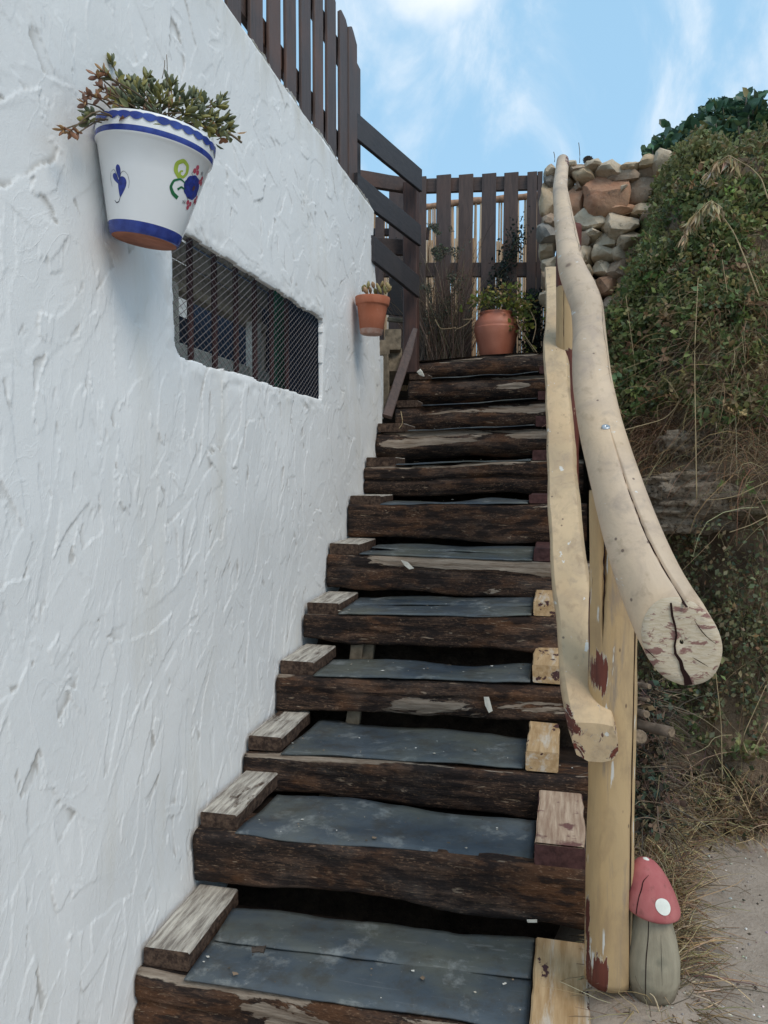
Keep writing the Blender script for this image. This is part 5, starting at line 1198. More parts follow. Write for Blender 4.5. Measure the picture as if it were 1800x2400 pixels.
def strands(name, P0, D, L, w, col, mat, parent=None, sag=0.5, seg=6, r=None, kind='stuff', wig=0.25):
    """one mesh of thin three-sided stalks"""
    r = r or rng; n = len(P0); t = np.linspace(0, 1, seg); D = D / (np.linalg.norm(D, axis=1)[:, None] + 1e-9)
    pts = P0[:, None] + D[:, None] * (L[:, None] * t)[..., None]
    pts[..., 2] -= (sag * L)[:, None] * t[None] ** 2 if np.ndim(sag) == 0 else (sag * L)[:, None] * t[None] ** 2
    ph = r.uniform(0, 6.28, (n, 3)); am = r.normal(size=(n, 3)) * wig
    pts += (am[:, None] * (L[:, None] * 0.3)[..., None]) * (np.sin(t[None, :, None] * 4.5 + ph[:, None]) - np.sin(ph[:, None])) * t[None, :, None]
    a = r.normal(size=(n, 3)); s = np.cross(D, a); s /= np.linalg.norm(s, axis=1)[:, None]; u = np.cross(D, s); V_ = []
    for k in range(3):
        an = k * 2.094; V_.append(pts + (w[:, None] * (1 - 0.6 * t))[..., None] * (math.cos(an) * s + math.sin(an) * u)[:, None])
    V_ = np.stack(V_, 2); idx = np.arange(n * seg * 3).reshape(n, seg, 3); F_ = []
    for k in range(3):
        k2 = (k + 1) % 3; F_.append(np.stack([idx[:, :-1, k], idx[:, :-1, k2], idx[:, 1:, k2], idx[:, 1:, k]], -1).reshape(-1, 4))
    return mesh(name, V_.reshape(-1, 3), np.concatenate(F_), mat, parent, False, np.repeat(col, seg * 3, 0), kind=kind)
def palette(n, cols, w=None, r=None, var=0.25):
    r = r or rng; c = np.array(cols)[r.choice(len(cols), n, p=w)]; return c * (1 + var * r.normal(size=(n, 1))).clip(0.4, 1.8) * (1 + 0.08 * r.normal(size=(n, 3)))

# --- creeping ground cover on the bank
n = 36000
bx = np.r_[rng.uniform(0.14, 2.6, n - 6000), rng.uniform(0.10, 0.80, 6000)]; bz = np.r_[rng.uniform(-1.1, 1.74, n - 6000), rng.uniform(0.6, 1.74, 6000)]
by = bank_y(bx, bz)
q = np.stack([bx, by, bz], -1)
scrx = np.array([(RW.T @ p) for p in q]); px = (900 + FPX * scrx[:, 0] / scrx[:, 2]) / S_; py = (1200 - FPX * scrx[:, 1] / scrx[:, 2]) / S_
cl1 = fbm(q * 2.6, 61, 3); cl2 = fbm(q * 7, 62, 3)
dens = np.where(bz > 0.14, 0.56 + 0.65 * cl1 + 0.45 * cl2, np.where(bz > -0.18, 0.03, 0.04 + 0.30 * cl1))
# thin, dried patch where the bank meets the rock near the rail, and towards the right
dens -= 0.55 * np.exp(-((px - 1430) / 60) ** 2 - ((py - 950) / 55) ** 2) + 0.22 * np.clip((px - 1500) / 160, 0, 1) * ((py > 600) & (py < 980))
dens *= (bz > -1.02)
keepm = rng.uniform(size=n) < dens
# the face of the stone wall stays bare: foliage only right of / below a slanting line
bare = (py < 640) & ((px - 1432) < (-(py - 400)) * 0.42)
keepm &= ~bare
q = q[keepm]; bzk = bz[keepm]; pxk = px[keepm]; nt = len(q)
nb_ = np.stack([-0.25 + 0 * bzk, -0.85 + 0 * bzk, 0.45 + 0.2 * rng.uniform(size=nt)], -1)
off = np.abs(0.06 * fbm(q * 3.1, 63, 3)) + rng.uniform(0, 0.085, nt) * (bzk > 0.1) + rng.uniform(0, 0.05, nt)
tc_ = q + nb_ * off[:, None]
ax_ = nb_ + 0.55 * rng.normal(size=(nt, 3))
per = 9; tid = np.repeat(np.arange(nt), per)
dirs = ax_[tid] / np.linalg.norm(ax_[tid], axis=1)[:, None] * 0.45 + rng.normal(size=(nt * per, 3)) * 0.75
stem = rng.uniform(-0.02, 0.03, nt * per)
pos = tc_[tid] + nb_[tid] * stem[:, None] + rng.normal(size=(nt * per, 3)) * 0.010
sz_ = rng.uniform(0.018, 0.036, nt * per) * np.repeat(rng.uniform(0.7, 1.25, nt), per)
lowv = bzk < 0
green = palette(nt, [(0.150, 0.190, 0.068), (0.210, 0.245, 0.090), (0.100, 0.135, 0.055), (0.28, 0.265, 0.105), (0.35, 0.235, 0.125), (0.17, 0.205, 0.095)], [.23, .24, .14, .17, .13, .09])
green[lowv] *= np.array([0.95, 0.98, 1.05])
topm = (bzk > 1.30); green[topm] = green[topm] * 0.55 + np.array([0.22, 0.20, 0.08]) * 0.45
tag(leaves('ground_cover', pos, dirs, sz_, green[tid] * rng.uniform(0.8, 1.2, (nt * per, 1)), LEAFM), 'dense small leaved green creeper covering the bank', None, None, 'stuff')
# dead brown undergrowth and tangled stems on the bank
n = 5200; bx = rng.uniform(0.14, 2.4, n); bz = rng.uniform(-1.1, 1.72, n); by = bank_y(bx, bz); q = np.stack([bx, by - 0.02, bz], -1)
kp_ = (bz > 0.10) | ((bz < -0.3) & (rng.uniform(size=n) < 0.55)); q = q[kp_]; n = len(q)
sc_ = np.array([(RW.T @ p) for p in q]); px = (900 + FPX * sc_[:, 0] / sc_[:, 2]) / S_; py = (1200 - FPX * sc_[:, 1] / sc_[:, 2]) / S_
bare = (py < 640) & ((px - 1432) < (-(py - 400)) * 0.42); q = q[~bare]; n = len(q)
D = np.stack([rng.normal(size=n) * 0.8, -0.6 - 0.4 * rng.uniform(size=n), rng.normal(size=n) * 0.7 + 0.1], -1)
tag(strands('tangled_stems', q, D, rng.uniform(0.06, 0.34, n), rng.uniform(0.0008, 0.0022, n), palette(n, [(0.19, 0.125, 0.08), (0.30, 0.21, 0.13), (0.12, 0.085, 0.065), (0.42, 0.32, 0.20)]), DRYM, None, 0.35, 7), 'tangled thin brown dead stems through the creeper on the bank', None, None, 'stuff')
# reddish dry tufts over the ledge and to the right
def tuft_area(n, cx, cy, sx, sy, yy, L, cols, name, label, updir=0.5):
    p = np.array([P(cx + sx * rng.normal(), cy + sy * rng.normal(), y=yy) for _ in range(n)]); p[:, 1] = bank_y(p[:, 0], p[:, 2]) - 0.03
    D = np.stack([rng.normal(size=n) * 0.7, -0.5 - 0.5 * rng.uniform(size=n), updir + rng.normal(size=n) * 0.6], -1)
    return strands(name, p, D, rng.uniform(*L, n), rng.uniform(0.0007, 0.0017, n), palette(n, cols), DRYM, None, 0.6, 6)
RED = [(0.26, 0.135, 0.07), (0.36, 0.21, 0.115), (0.17, 0.095, 0.06), (0.45, 0.32, 0.18)]
TAN = [(0.36, 0.27, 0.15), (0.28, 0.19, 0.10), (0.45, 0.35, 0.21), (0.20, 0.13, 0.08)]
tag(tuft_area(1100, 1425, 945, 32, 34, 3.2, (0.05, 0.20), RED, 'dry_tuft', ''), 'reddish dry grass above the rock ledge beside the handrail', None, None, 'stuff')
tag(tuft_area(1900, 1580, 790, 62, 135, 3.6, (0.08, 0.40), RED[:2] + TAN + TAN[:1] * 2, 'dry_grass', ''), 'dry tan and reddish grass among the creeper on the right of the bank', None, None, 'stuff')
tag(tuft_area(380, 1560, 968, 75, 18, 3.15, (0.05, 0.18), TAN, 'dry_grass', ''), 'pale dry grass lying along the top of the rock ledge', None, None, 'stuff')

# --- rock ledge
m = M('pitted_rock', 0.95, 0.12); a_ = m.noise(9, None, 8, 0.72, 0.4); b_ = m.noise(60, None, 6, 0.75); v_ = m.vor(34)
c = m.mix(m.rng(a_, 0.34, 0.66), (0.19, 0.14, 0.095), (0.44, 0.355, 0.27)); c = m.mix(m.rng(b_, 0.54, 0.70, 0, 0.8), c, (0.50, 0.44, 0.36)); c = m.mix(m.rng(b_, 0.48, 0.38, 0, 0.9), c, (0.05, 0.038, 0.028))
c = m.mix(m.rng(m.noise(4, None, 4), 0.52, 0.66, 0, 0.6), c, (0.15, 0.115, 0.055))
m.base(c).bump(a_, 0.035, 1.0).bump(b_, 0.010, 1.0).bump(v_, 0.006, 0.5); ROCKM = m.m
def rough_rock(c, size, seed, label):
    v, f = ICO4; v = np.sign(v) * np.abs(v) ** 0.7; v = v * (1 + 0.20 * fbm(v * 1.6 + seed, seed, 4) + 0.12 * fbm(v * 5 + seed, seed + 5, 4) - 0.07 * np.clip(fbm(v * 11 + seed, seed + 8, 3), 0, 1))[:, None] * np.asarray(size) / 2
    tag(mesh('rock', v + np.asarray(c), f, ROCKM, None, True), label, 'rock')
rough_rock(P(1600, 1062, y=3.13) + np.array([0.05, 0.12, 0]), (0.80, 0.42, 0.21), 3, 'long pitted grey rock ledge jutting from the bank at the right edge')
rough_rock(P(1475, 1100, y=3.16) + np.array([0, 0.14, -0.01]), (0.42, 0.38, 0.17), 9, 'lower brownish knob of pitted rock between the handrail and the ledge')
rough_rock(P(1505, 965, y=3.24) + np.array([0, 0.10, 0]), (0.26, 0.26, 0.15), 14, 'pale stone half buried in dry grass above the ledge')

# --- tall dry stalks and drooping wild oats
def stalk(name, pts, yy, w, label, head=None):
    root = empty(name, P(*pts[0], y=yy), label, 'dry grass')
    p = smoothpath([P(*q[:2], y=yy + (q[2] if len(q) > 2 else 0)) for q in pts], 22)
    V_, F_ = tube(p, np.linspace(w, w * 0.5, 22), 5); mesh('stem', V_, F_, DRYSTEM, root, True)
    if head:
        hp = smoothpath([P(*q, y=yy - 0.02) for q in head], 40); n = 110; i_ = rng.integers(2, 40, n); t = i_ / 40
        D = np.stack([rng.normal(size=n) * 0.35 - 0.25, rng.normal(size=n) * 0.3, -1 + rng.normal(size=n) * 0.25], -1)
        L = rng.uniform(0.035, 0.085, n) * (1.15 - 0.5 * t)
        V_, F_ = tube(hp, np.linspace(w * .7, w * .25, 40), 4); mesh('seed_stem', V_, F_, DRYSTEM, root, True)
        leaves('seed_head', hp[np.minimum(i_, 39)] + rng.normal(size=(n, 3)) * 0.004, D, L, palette(n, [(0.42, 0.33, 0.19), (0.50, 0.41, 0.26), (0.34, 0.25, 0.13)]), DRYM, root, 0.28, kind='stuff')
DRYSTEM = plain('straw', (0.42, 0.32, 0.18), 0.65, 0.3, 30, 0.2)
stalk('wild_oat', [(1640, 640), (1610, 560), (1585, 500), (1555, 460), (1535, 436)], 3.35, 0.0035, 'lower drooping dry wild oat with a long pale seed head on the bank', [(1560, 450), (1535, 432), (1510, 455), (1485, 490), (1476, 520)])
stalk('wild_oat', [(1659, 430), (1645, 385), (1620, 360), (1590, 345)], 3.5, 0.003, 'upper arching dry wild oat with a short seed head near the frame edge', [(1600, 350), (1575, 335), (1550, 350), (1530, 375)])
for i_, (pts, yy, lb) in enumerate([([(1505, 1080), (1502, 900), (1500, 760), (1508, 600)], 2.95, 'tallest thin straight dry stalk standing over the rock ledge'),
                    ([(1362, 905), (1376, 840), (1368, 760), (1352, 640)], 3.6, 'bent pale dry stalk close to the handrail'),
                    ([(1345, 930), (1438, 905), (1472, 865), (1440, 820)], 3.3, 'folded straw lying across the creeper above the dry tuft'),
                    ([(1659, 705), (1520, 735), (1420, 770), (1340, 800)], 3.5, 'long dry stem slanting over the middle of the bank'),
                    ([(1640, 620), (1560, 640), (1480, 690), (1380, 735)], 3.7, 'thin dry stem slanting above the longer stem on the bank'),
                    ([(1555, 860), (1570, 760), (1580, 690), (1560, 560)], 3.4, 'upright dry stalk right of the tallest straight stalk'),
                    ([(1659, 1040), (1590, 1072), (1545, 1080), (1520, 1078)], 2.95, 'bleached twig lying across the rock ledge'),
                    ([(1659, 1115), (1620, 1135), (1575, 1150)], 2.92, 'pale twig poking out just below the rock ledge'),
                    ([(1560, 1690), (1558, 1560), (1540, 1400), (1530, 1330)], 2.75, 'tall pale dry stalk in front of the lower bank'),
                    ([(1659, 1560), (1620, 1640), (1600, 1600), (1655, 1480)], 2.7, 'kinked pale twig at the right edge of the lower bank')]):
    stalk('dry_stalk', pts, yy, 0.0022, lb)

# --- lower face: trailing leafy strands over dark earth
n = 150; p0 = np.array([P(rng.uniform(1405, 1680), rng.uniform(1130, 1480), y=2.95) for _ in range(n)]); p0[:, 1] = bank_y(p0[:, 0], p0[:, 2]) - 0.05
D = np.stack([rng.normal(size=n) * 0.35, -0.45 - 0.3 * rng.uniform(size=n), -0.5 + rng.normal(size=n) * 0.5], -1); L = rng.uniform(0.12, 0.45, n)
tag(strands('trailing_stems', p0, D, L, rng.uniform(0.0008, 0.0016, n), palette(n, [(0.13, 0.095, 0.05), (0.09, 0.075, 0.045), (0.20, 0.14, 0.08)]), DRYM, None, 0.6, 8, wig=0.2), 'thin stems trailing down the dark lower face of the bank', None, None, 'stuff')
lp_, ld_, ls_ = [], [], []
for i_ in range(n):
    d = D[i_] / np.linalg.norm(D[i_])
    for t in np.linspace(0.1, 1.0, 12):
        c = p0[i_] + d * L[i_] * t; c[2] -= 0.6 * L[i_] * t * t
        for _ in range(2): lp_.append(c + rng.normal(size=3) * 0.012); ld_.append(rng.normal(size=3) + np.array([0, -0.4, 0.1])); ls_.append(rng.uniform(0.014, 0.028))
for _ in range(750):
    c = P(rng.uniform(1400, 1680), min(1700, 1330 + abs(rng.normal()) * 190), y=2.9); c[1] = bank_y(c[0], c[2]) - rng.uniform(0.0, 0.14); lp_.append(c); ld_.append(rng.normal(size=3) + np.array([0, -0.5, 0.2])); ls_.append(rng.uniform(0.014, 0.034))
n = len(lp_)
tag(leaves('trailing_leaves', np.array(lp_), np.array(ld_), np.array(ls_), palette(n, [(0.20, 0.205, 0.105), (0.15, 0.165, 0.09), (0.27, 0.235, 0.125), (0.12, 0.17, 0.11), (0.30, 0.20, 0.11)], [.34, .26, .2, .1, .1]), LEAFM, width=1.1), 'dull green leaves hanging over the lower face of the bank', None, None, 'stuff')

# --- dry litter and straw at the foot of the bank and round the post
def on_ground(dx, dy):
    q = P(dx, dy, z=-1.15)
    return q
n = 7000; pts = []
while len(pts) < n:
    dx = rng.uniform(1375, 1700); dy = rng.normal(1745, 50)
    if dx < 1475: dy = rng.uniform(1660, 1960) if rng.uniform() < 0.6 else rng.uniform(1960, 2230)
    if dy > 1790 + (dx < 1500) * 600: continue
    if dx > 1455 + 40 * rng.uniform() and dy > 1830: continue
    q = on_ground(dx, dy)
    if q[1] > 2.9: continue
    pts.append(q)
pts = np.array(pts); n = len(pts); D = np.stack([rng.normal(size=n), rng.normal(size=n), 0.12 + 0.28 * np.abs(rng.normal(size=n))], -1)
pts[:, 2] = -1.150
tag(strands('straw_litter', pts, D, rng.uniform(0.04, 0.22, n), rng.uniform(0.0009, 0.0023, n), palette(n, [(0.50, 0.38, 0.21), (0.42, 0.30, 0.16), (0.60, 0.48, 0.30), (0.30, 0.20, 0.11), (0.20, 0.14, 0.09)]), DRYM, None, 0.25, 6, wig=0.3), 'dry straw scattered on the path at the foot of the bank', None, None, 'stuff')
n = 4200; pts = []
for _ in range(n):
    q = on_ground(rng.uniform(1375, 1690), rng.normal(1700, 46)); q[1] = min(q[1], 2.95); q[2] = -1.14 + abs(rng.normal()) * 0.03; pts.append(q)
tag(leaves('leaf_litter', np.array(pts), rng.normal(size=(n, 3)) * np.array([1, 1, 0.5]), rng.uniform(0.010, 0.030, n), palette(n, [(0.10, 0.06, 0.035), (0.17, 0.11, 0.06), (0.07, 0.05, 0.035), (0.26, 0.18, 0.10), (0.06, 0.08, 0.04)]), DRYM, width=1.3), 'brown dead leaves at the foot of the bank', None, None, 'stuff')
n = 420; mb = MB()
for _ in range(n):
    q = on_ground(rng.uniform(1390, 1760), rng.uniform(1760, 2330)); s = rng.uniform(0.0015, 0.006); v = np.array([(1, 0, 0), (-1, 0, 0), (0, 1, 0), (0, -1, 0), (0, 0, .7), (0, 0, -.7)]) * s * rng.uniform(0.5, 1.3, (6, 3)); q[2] = gz(np.array(q[0]), np.array(q[1])) + s * 0.2
    mb.add(v + q, [(0, 2, 4), (2, 1, 4), (1, 3, 4), (3, 0, 4), (2, 0, 5), (1, 2, 5), (3, 1, 5), (0, 3, 5)], palette(1, [(0.40, 0.36, 0.32), (0.22, 0.18, 0.15), (0.55, 0.52, 0.48), (0.10, 0.08, 0.07)])[0])
tag(mb.build('pebbles', attr_mat('pebble', 0.9)), 'tiny pebbles strewn over the sandy path', None, None, 'stuff')

n = 1300; pts = []
for _ in range(n):
    dy = rng.uniform(1480, 1800); yy_ = np.interp(dy, [1480, 1640, 1800], [2.60, 2.42, 2.10]) + rng.uniform(-0.05, 0.12)
    pts.append(P(rng.uniform(1352, 1400) + abs(rng.normal()) * 28, dy, y=yy_))
tag(leaves('brush_heap', np.array(pts), rng.normal(size=(n, 3)), rng.uniform(0.012, 0.034, n), palette(n, [(0.10, 0.065, 0.04), (0.16, 0.11, 0.07), (0.07, 0.085, 0.05), (0.06, 0.10, 0.07), (0.045, 0.035, 0.03)]), DRYM, width=1.1), 'dead leaves and small greenery over the heap behind the post', None, None, 'stuff')
pts = np.array(pts)[:420]; n = len(pts)
tag(strands('brush_twigs', pts, np.stack([rng.normal(size=n) + .5, rng.normal(size=n) - .4, rng.normal(size=n) * .5], -1), rng.uniform(0.05, 0.22, n), rng.uniform(0.0009, 0.0028, n), palette(n, [(0.17, 0.12, 0.085), (0.11, 0.085, 0.065), (0.28, 0.21, 0.14)]), DRYM, None, 0.2, 6), 'thin dead twigs in the heap behind the post', None, None, 'stuff')
# --- cut branches stacked behind the post
BARK = plain('bark', (0.15, 0.115, 0.088), 0.9, 0.15, 30, 0.45, 0.004); CUT = plain('cut_wood', (0.19, 0.14, 0.095), 0.85, 0.2, 90, 0.45, 0.003)
for (a0, a1, r, yy, lb) in (((1335, 1470), (1402, 1483), 0.010, 2.40, 'topmost thin cut branch poking out behind the post'), ((1340, 1530), (1396, 1543), 0.014, 2.36, 'round cut branch end facing out behind the post'), ((1340, 1555), (1450, 1582), 0.019, 2.32, 'longest pale cut branch reaching right behind the post'),
                            ((1340, 1604), (1383, 1592), 0.026, 2.30, 'grey log stub lowest of the branches behind the post'), ((1345, 1505), (1400, 1512), 0.008, 2.42, 'thin grey twig end between cut branches behind the post')):
    p0, p1 = P(*a0, y=yy + 0.10), P(*a1, y=yy - 0.04); r *= 0.8; root = empty('cut_branch', p1, lb, 'log', 'cut branches heaped behind the post')
    path = [p0 + (p1 - p0) * t for t in np.linspace(0, 1, 7)]; V_, F_ = sweep(path, [np.stack([r * np.cos(np.linspace(0, 6.283, 12, endpoint=False)), r * np.sin(np.linspace(0, 6.283, 12, endpoint=False))], 1)] * 7, (0, 0, 1), True, r * 0.12, 40, int(a0[1])); mesh('bark', V_, F_, BARK, root, True)
    d = nrm(p1 - p0); V_, F_ = sweep([p1 + d * 0.0005, p1 + d * 0.003], [np.stack([k * r * np.cos(np.linspace(0, 6.283, 12, endpoint=False)), k * r * np.sin(np.linspace(0, 6.283, 12, endpoint=False))], 1) for k in (0.92, 0.85)], (0, 0, 1)); mesh('cut_end', V_, F_, CUT, root)

# --- succulent in the white wall pot
def leafmesh(name, length, width, thick, mat, col):
    """a fat pointed leaf along +Y"""
    V_, F_ = [], []; ring = 6; st = [0, 0.25, 0.55, 0.8, 0.95]; wd = [0.35, 0.75, 1.0, 0.72, 0.3]
    th_ = np.linspace(0, 2 * math.pi, ring, endpoint=False)
    for s, w in zip(st, wd): V_.append(np.stack([np.cos(th_) * width / 2 * w, np.full(ring, s * length), np.sin(th_) * thick / 2 * w + 0.12 * length * s * s], 1))
    V_ = np.concatenate(V_ + [np.array([[0, length, 0.13 * length]])]); F_ = grid_faces(5, ring); F_ += [[4 * ring + j, 4 * ring + (j + 1) % ring, 5 * ring] for j in range(ring)]; F_.append(list(range(ring))[::-1])
    o = mesh(name, V_, F_, mat, None, True, np.tile(col, (len(V_), 1)), center=False); me = o.data; bpy.data.objects.remove(o); return me
def aim(d, pos, scale=1.0, roll=0.0):
    d = Vector(d).normalized(); qd = Vector((0, 1, 0)).rotation_difference(d)
    return Matrix.Translation(Vector(pos)) @ qd.to_matrix().to_4x4() @ Matrix.Rotation(roll, 4, 'Y') @ Matrix.Diagonal((scale, scale, scale, 1))
SUCM = leaf_material('succulent_leaf', 0.45, 0.08)
sc_cols = [(0.19, 0.195, 0.080), (0.15, 0.170, 0.090), (0.26, 0.235, 0.070), (0.12, 0.14, 0.085)]; dry_cols = [(0.30, 0.145, 0.080), (0.22, 0.12, 0.085), (0.36, 0.21, 0.09)]
sm = [leafmesh('succulent_leaf', 0.026, 0.0125, 0.0050, SUCM, c) for c in sc_cols]; dm = [leafmesh('dried_leaf', 0.019, 0.0090, 0.0030, SUCM, c) for c in dry_cols]
suc = empty('succulent', b1 + R1[:, 2] * h1, 'sprawling small leaved succulent half dried in the white wall pot', 'plant')
STM = plain('succulent_stem', (0.13, 0.095, 0.06), 0.8)
rs = np.random.default_rng(3)
tips = [  # picture x, y of each shoot tip, depth offset, dried?
 (240, 132, .02, 0), (222, 152, .02, 1), (205, 160, 0, 1), (232, 165, 0, 0), (215, 185, 0, 1), (190, 205, -.02, 1), (182, 222, -.02, 1), (210, 208, 0, 1), (228, 200, 0, 1), (252, 178, .03, 1), (262, 170, .03, 0), (150, 285, -.02, 1), (165, 290, -.02, 1), (136, 280, -.02, 1), (190, 262, -.04, 0), (195, 245, -.04, 0),
 (285, 175, .03, 0), (300, 185, 0, 0), (318, 165, .05, 0), (310, 195, 0, 0), (290, 205, -.02, 0), (275, 195, 0, 0), (330, 190, .03, 0), (345, 200, .02, 0), (366, 172, .08, 0), (372, 185, .06, 0), (385, 200, .06, 0), (355, 215, 0, 0), (330, 225, -.03, 0), (300, 220, -.05, 0), (278, 222, -.06, 0), (338, 245, -.06, 0), (400, 215, .05, 0), (420, 205, .09, 0), (432, 210, .09, 0), (415, 232, .03, 0), (440, 225, .08, 0), (455, 250, .06, 0), (475, 228, .12, 0), (478, 212, .13, 0), (430, 250, .02, 0), (468, 265, .08, 0), (488, 258, .12, 0), (495, 275, .11, 0), (480, 285, .09, 0), (452, 275, .05, 0), (405, 245, .0, 0), (380, 225, .0, 0), (250, 205, -.03, 0), (262, 215, -.05, 0)]
cnt = 0
for (dx, dy, off, dry) in tips:
    tip = P(dx, dy, y=1.56 + off * 1.1) if dx > 235 else P(dx, dy, x=-0.945 + 0.03 * (dx - 150) / 85 + 0.35 * off)
    ins = b1 + R1 @ np.array([rs.uniform(-.07, .07), rs.uniform(-.07, .07), h1 * 0.93])
    ins = ins + (tip - ins) * 0.15
    mid_ = (tip + ins) / 2 + np.array([0, 0, 0.02 if dx > 180 else 0.05])
    V_, F_ = tube(smoothpath([ins, mid_, tip], 8), np.linspace(0.0022, 0.0014, 8), 5); mesh('stem', V_, F_, STM, suc, True)
    ax = nrm(tip - mid_ + np.array([0, 0, 0.02])); nl = 6 if dry else 7
    for k in range(nl):
        az = k * 2.4 + rs.uniform(0, .5); sp_ = 0.35 + 0.12 * k if not dry else rs.uniform(0.4, 1.4)
        e1_ = nrm(np.cross(ax, (0.3, 0.2, 1))); e2_ = np.cross(ax, e1_)
        d = ax * math.cos(sp_) + (e1_ * math.cos(az) + e2_ * math.sin(az)) * math.sin(sp_)
        me = (dm if dry else sm)[rs.integers(0, 3 if dry else 4)]
        if cnt < 300 and (k < 6): inst(me, 'leaf', suc, aim(d, tip - ax * 0.0025 * k, rs.uniform(0.72, 1.12), rs.uniform(-1, 1))); cnt += 1
lp_, ld_, ls_, lc_ = [], [], [], []
for (dx, dy, off, dry) in tips[10:]:
    for _ in range(8):
        if dx < 225: continue
        c = P(dx + rs.normal() * 12, dy + 10 + abs(rs.normal()) * 12, y=1.57 + off * 1.1 + rs.normal() * 0.02); lp_.append(c); ld_.append(rs.normal(size=3) + np.array([0, -.2, .5])); ls_.append(rs.uniform(0.014, 0.027)); lc_.append(np.array(dry_cols[rs.integers(0, 3)] if (dry or rs.uniform() < 0.14 + 0.3 * (dx < 290)) else sc_cols[rs.integers(0, 4)]) * rs.uniform(0.75, 1.15))
leaves('foliage', np.array(lp_), np.array(ld_), np.array(ls_), np.array(lc_), SUCM, suc, 0.85, True, rs, kind='stuff')
for (dx0, dy0, dx1, dy1) in ((360, 190, 360, 118), (350, 170, 356, 130), (455, 235, 452, 212), (490, 285, 522, 308)):
    V_, F_ = tube(smoothpath([P(dx0, dy0, y=1.62), P((dx0 + dx1) / 2 + 2, (dy0 + dy1) / 2, y=1.62), P(dx1, dy1, y=1.62)], 6), 0.0009 if dx0 != 490 else 0.0025, 4); mesh('stem', V_, F_, STM, suc, True)
# --- fat succulent in the small terracotta pot
fat = empty('jelly_bean_succulent', b2 + R2[:, 2] * h2, 'fat yellowish bean leaved succulent in the small terracotta wall pot', 'plant')
fcols = [(0.36, 0.27, 0.12), (0.42, 0.26, 0.15), (0.31, 0.27, 0.11)]
fm = [leafmesh('bean_leaf', 0.042, 0.026, 0.018, SUCM, c) for c in fcols]
for (dx, dy) in ((786, 622), (796, 616), (806, 614), (815, 618), (826, 614), (838, 617), (842, 624), (800, 626), (820, 627), (832, 626), (790, 628), (811, 629)):
    t_ = P(dx, dy, y=3.66 + rs.uniform(-.03, .03)); d = np.array([rs.normal() * .35, -0.3 + rs.normal() * .3, 1.0]); inst(fm[rs.integers(0, 3)], 'leaf', fat, aim(d, t_ - nrm(d) * 0.02, rs.uniform(0.8, 1.15), rs.uniform(-1, 1)))
# --- geranium-like plant in the urn
ger = empty('potted_plant', b3 + np.array([0, 0, 0.32]), 'straggling yellow green plant trailing from the big terracotta urn', 'plant')
GST = plain('plant_stem', (0.20, 0.17, 0.085), 0.7); top3 = b3 + np.array([0, 0, 0.31]); lp_, ld_, ls_, lc_ = [], [], [], []
shoots = [((1062, 655), (1060, 636)), ((1050, 655), (1045, 645)), ((1075, 655), (1078, 632)), ((1035, 655), (1018, 652)), ((1085, 655), (1092, 618)), ((1100, 655), (1108, 624)), ((1100, 660), (1125, 620)), ((1110, 660), (1122, 645)), ((1120, 665), (1140, 655)), ((1125, 670), (1150, 690)), ((1130, 660), (1160, 665)), ((1105, 665), (1130, 680)), ((1040, 665), (1010, 668)), ((1090, 665), (1092, 655)), ((1115, 690), (1140, 720)), ((1110, 725), (1105, 712)), ((1105, 715), (1160, 770))]
for (s0, s1) in shoots:
    p0, p2 = P(*s0, y=5.16), P(*s1, y=5.08); p0 = top3 + (p0 - top3) * 0.8; mid_ = (p0 + p2) / 2 + np.array([0, 0, 0.05]); pth = smoothpath([top3 + (p0 - top3) * 0.4, p0, mid_, p2], 12)
    V_, F_ = tube(pth, np.linspace(0.0035, 0.0016, 12), 5); mesh('stem', V_, F_, GST, ger, True)
    for _ in range(15):
        k = rs.integers(6, 12); lp_.append(pth[k] + rs.normal(size=3) * 0.020); ld_.append(rs.normal(size=3) + np.array([0, -.4, .3])); ls_.append(rs.uniform(0.018, 0.040)); lc_.append([(0.19, 0.23, 0.045), (0.13, 0.18, 0.045), (0.26, 0.25, 0.05), (0.30, 0.20, 0.07)][rs.integers(0, 4)])
for _ in range(190):
    q = P(rs.normal(1075, 30), rs.normal(652, 8), y=5.2 + rs.uniform(-.09, .09)); lp_.append(q); ld_.append(rs.normal(size=3) + np.array([0, -.3, .4])); ls_.append(rs.uniform(0.016, 0.036)); lc_.append([(0.17, 0.21, 0.045), (0.11, 0.15, 0.045), (0.24, 0.24, 0.06)][rs.integers(0, 3)])
for _ in range(130):
    q = P(rs.normal(1128, 14), rs.normal(672, 14), y=5.15 + rs.uniform(-.09, .06)); lp_.append(q); ld_.append(rs.normal(size=3) + np.array([0, -.3, .2])); ls_.append(rs.uniform(0.016, 0.034)); lc_.append([(0.16, 0.19, 0.045), (0.11, 0.15, 0.045), (0.24, 0.22, 0.06)][rs.integers(0, 3)])
leaves('foliage', np.array(lp_), np.array(ld_), np.array(ls_), np.array(lc_) * rs.uniform(.7, 1.2, (len(lc_), 1)), LEAFM, ger, 1.5, kind='stuff')
for (a0, a1, a2) in (((1035, 662), (1012, 700), (985, 712)), ((1035, 650), (1025, 690), (1000, 690)), ((985, 708), (950, 712), (940, 690)), ((1140, 660), (1160, 700), (1150, 740)), ((1118, 700), (1140, 735), (1170, 775))):
    V_, F_ = tube(smoothpath([P(*a0, y=5.1), P(*a1, y=5.06), P(*a2, y=5.04)], 10), 0.003, 5); mesh('stem', V_, F_, plain('dry_runner', (0.27, 0.20, 0.12), 0.8), ger, True)

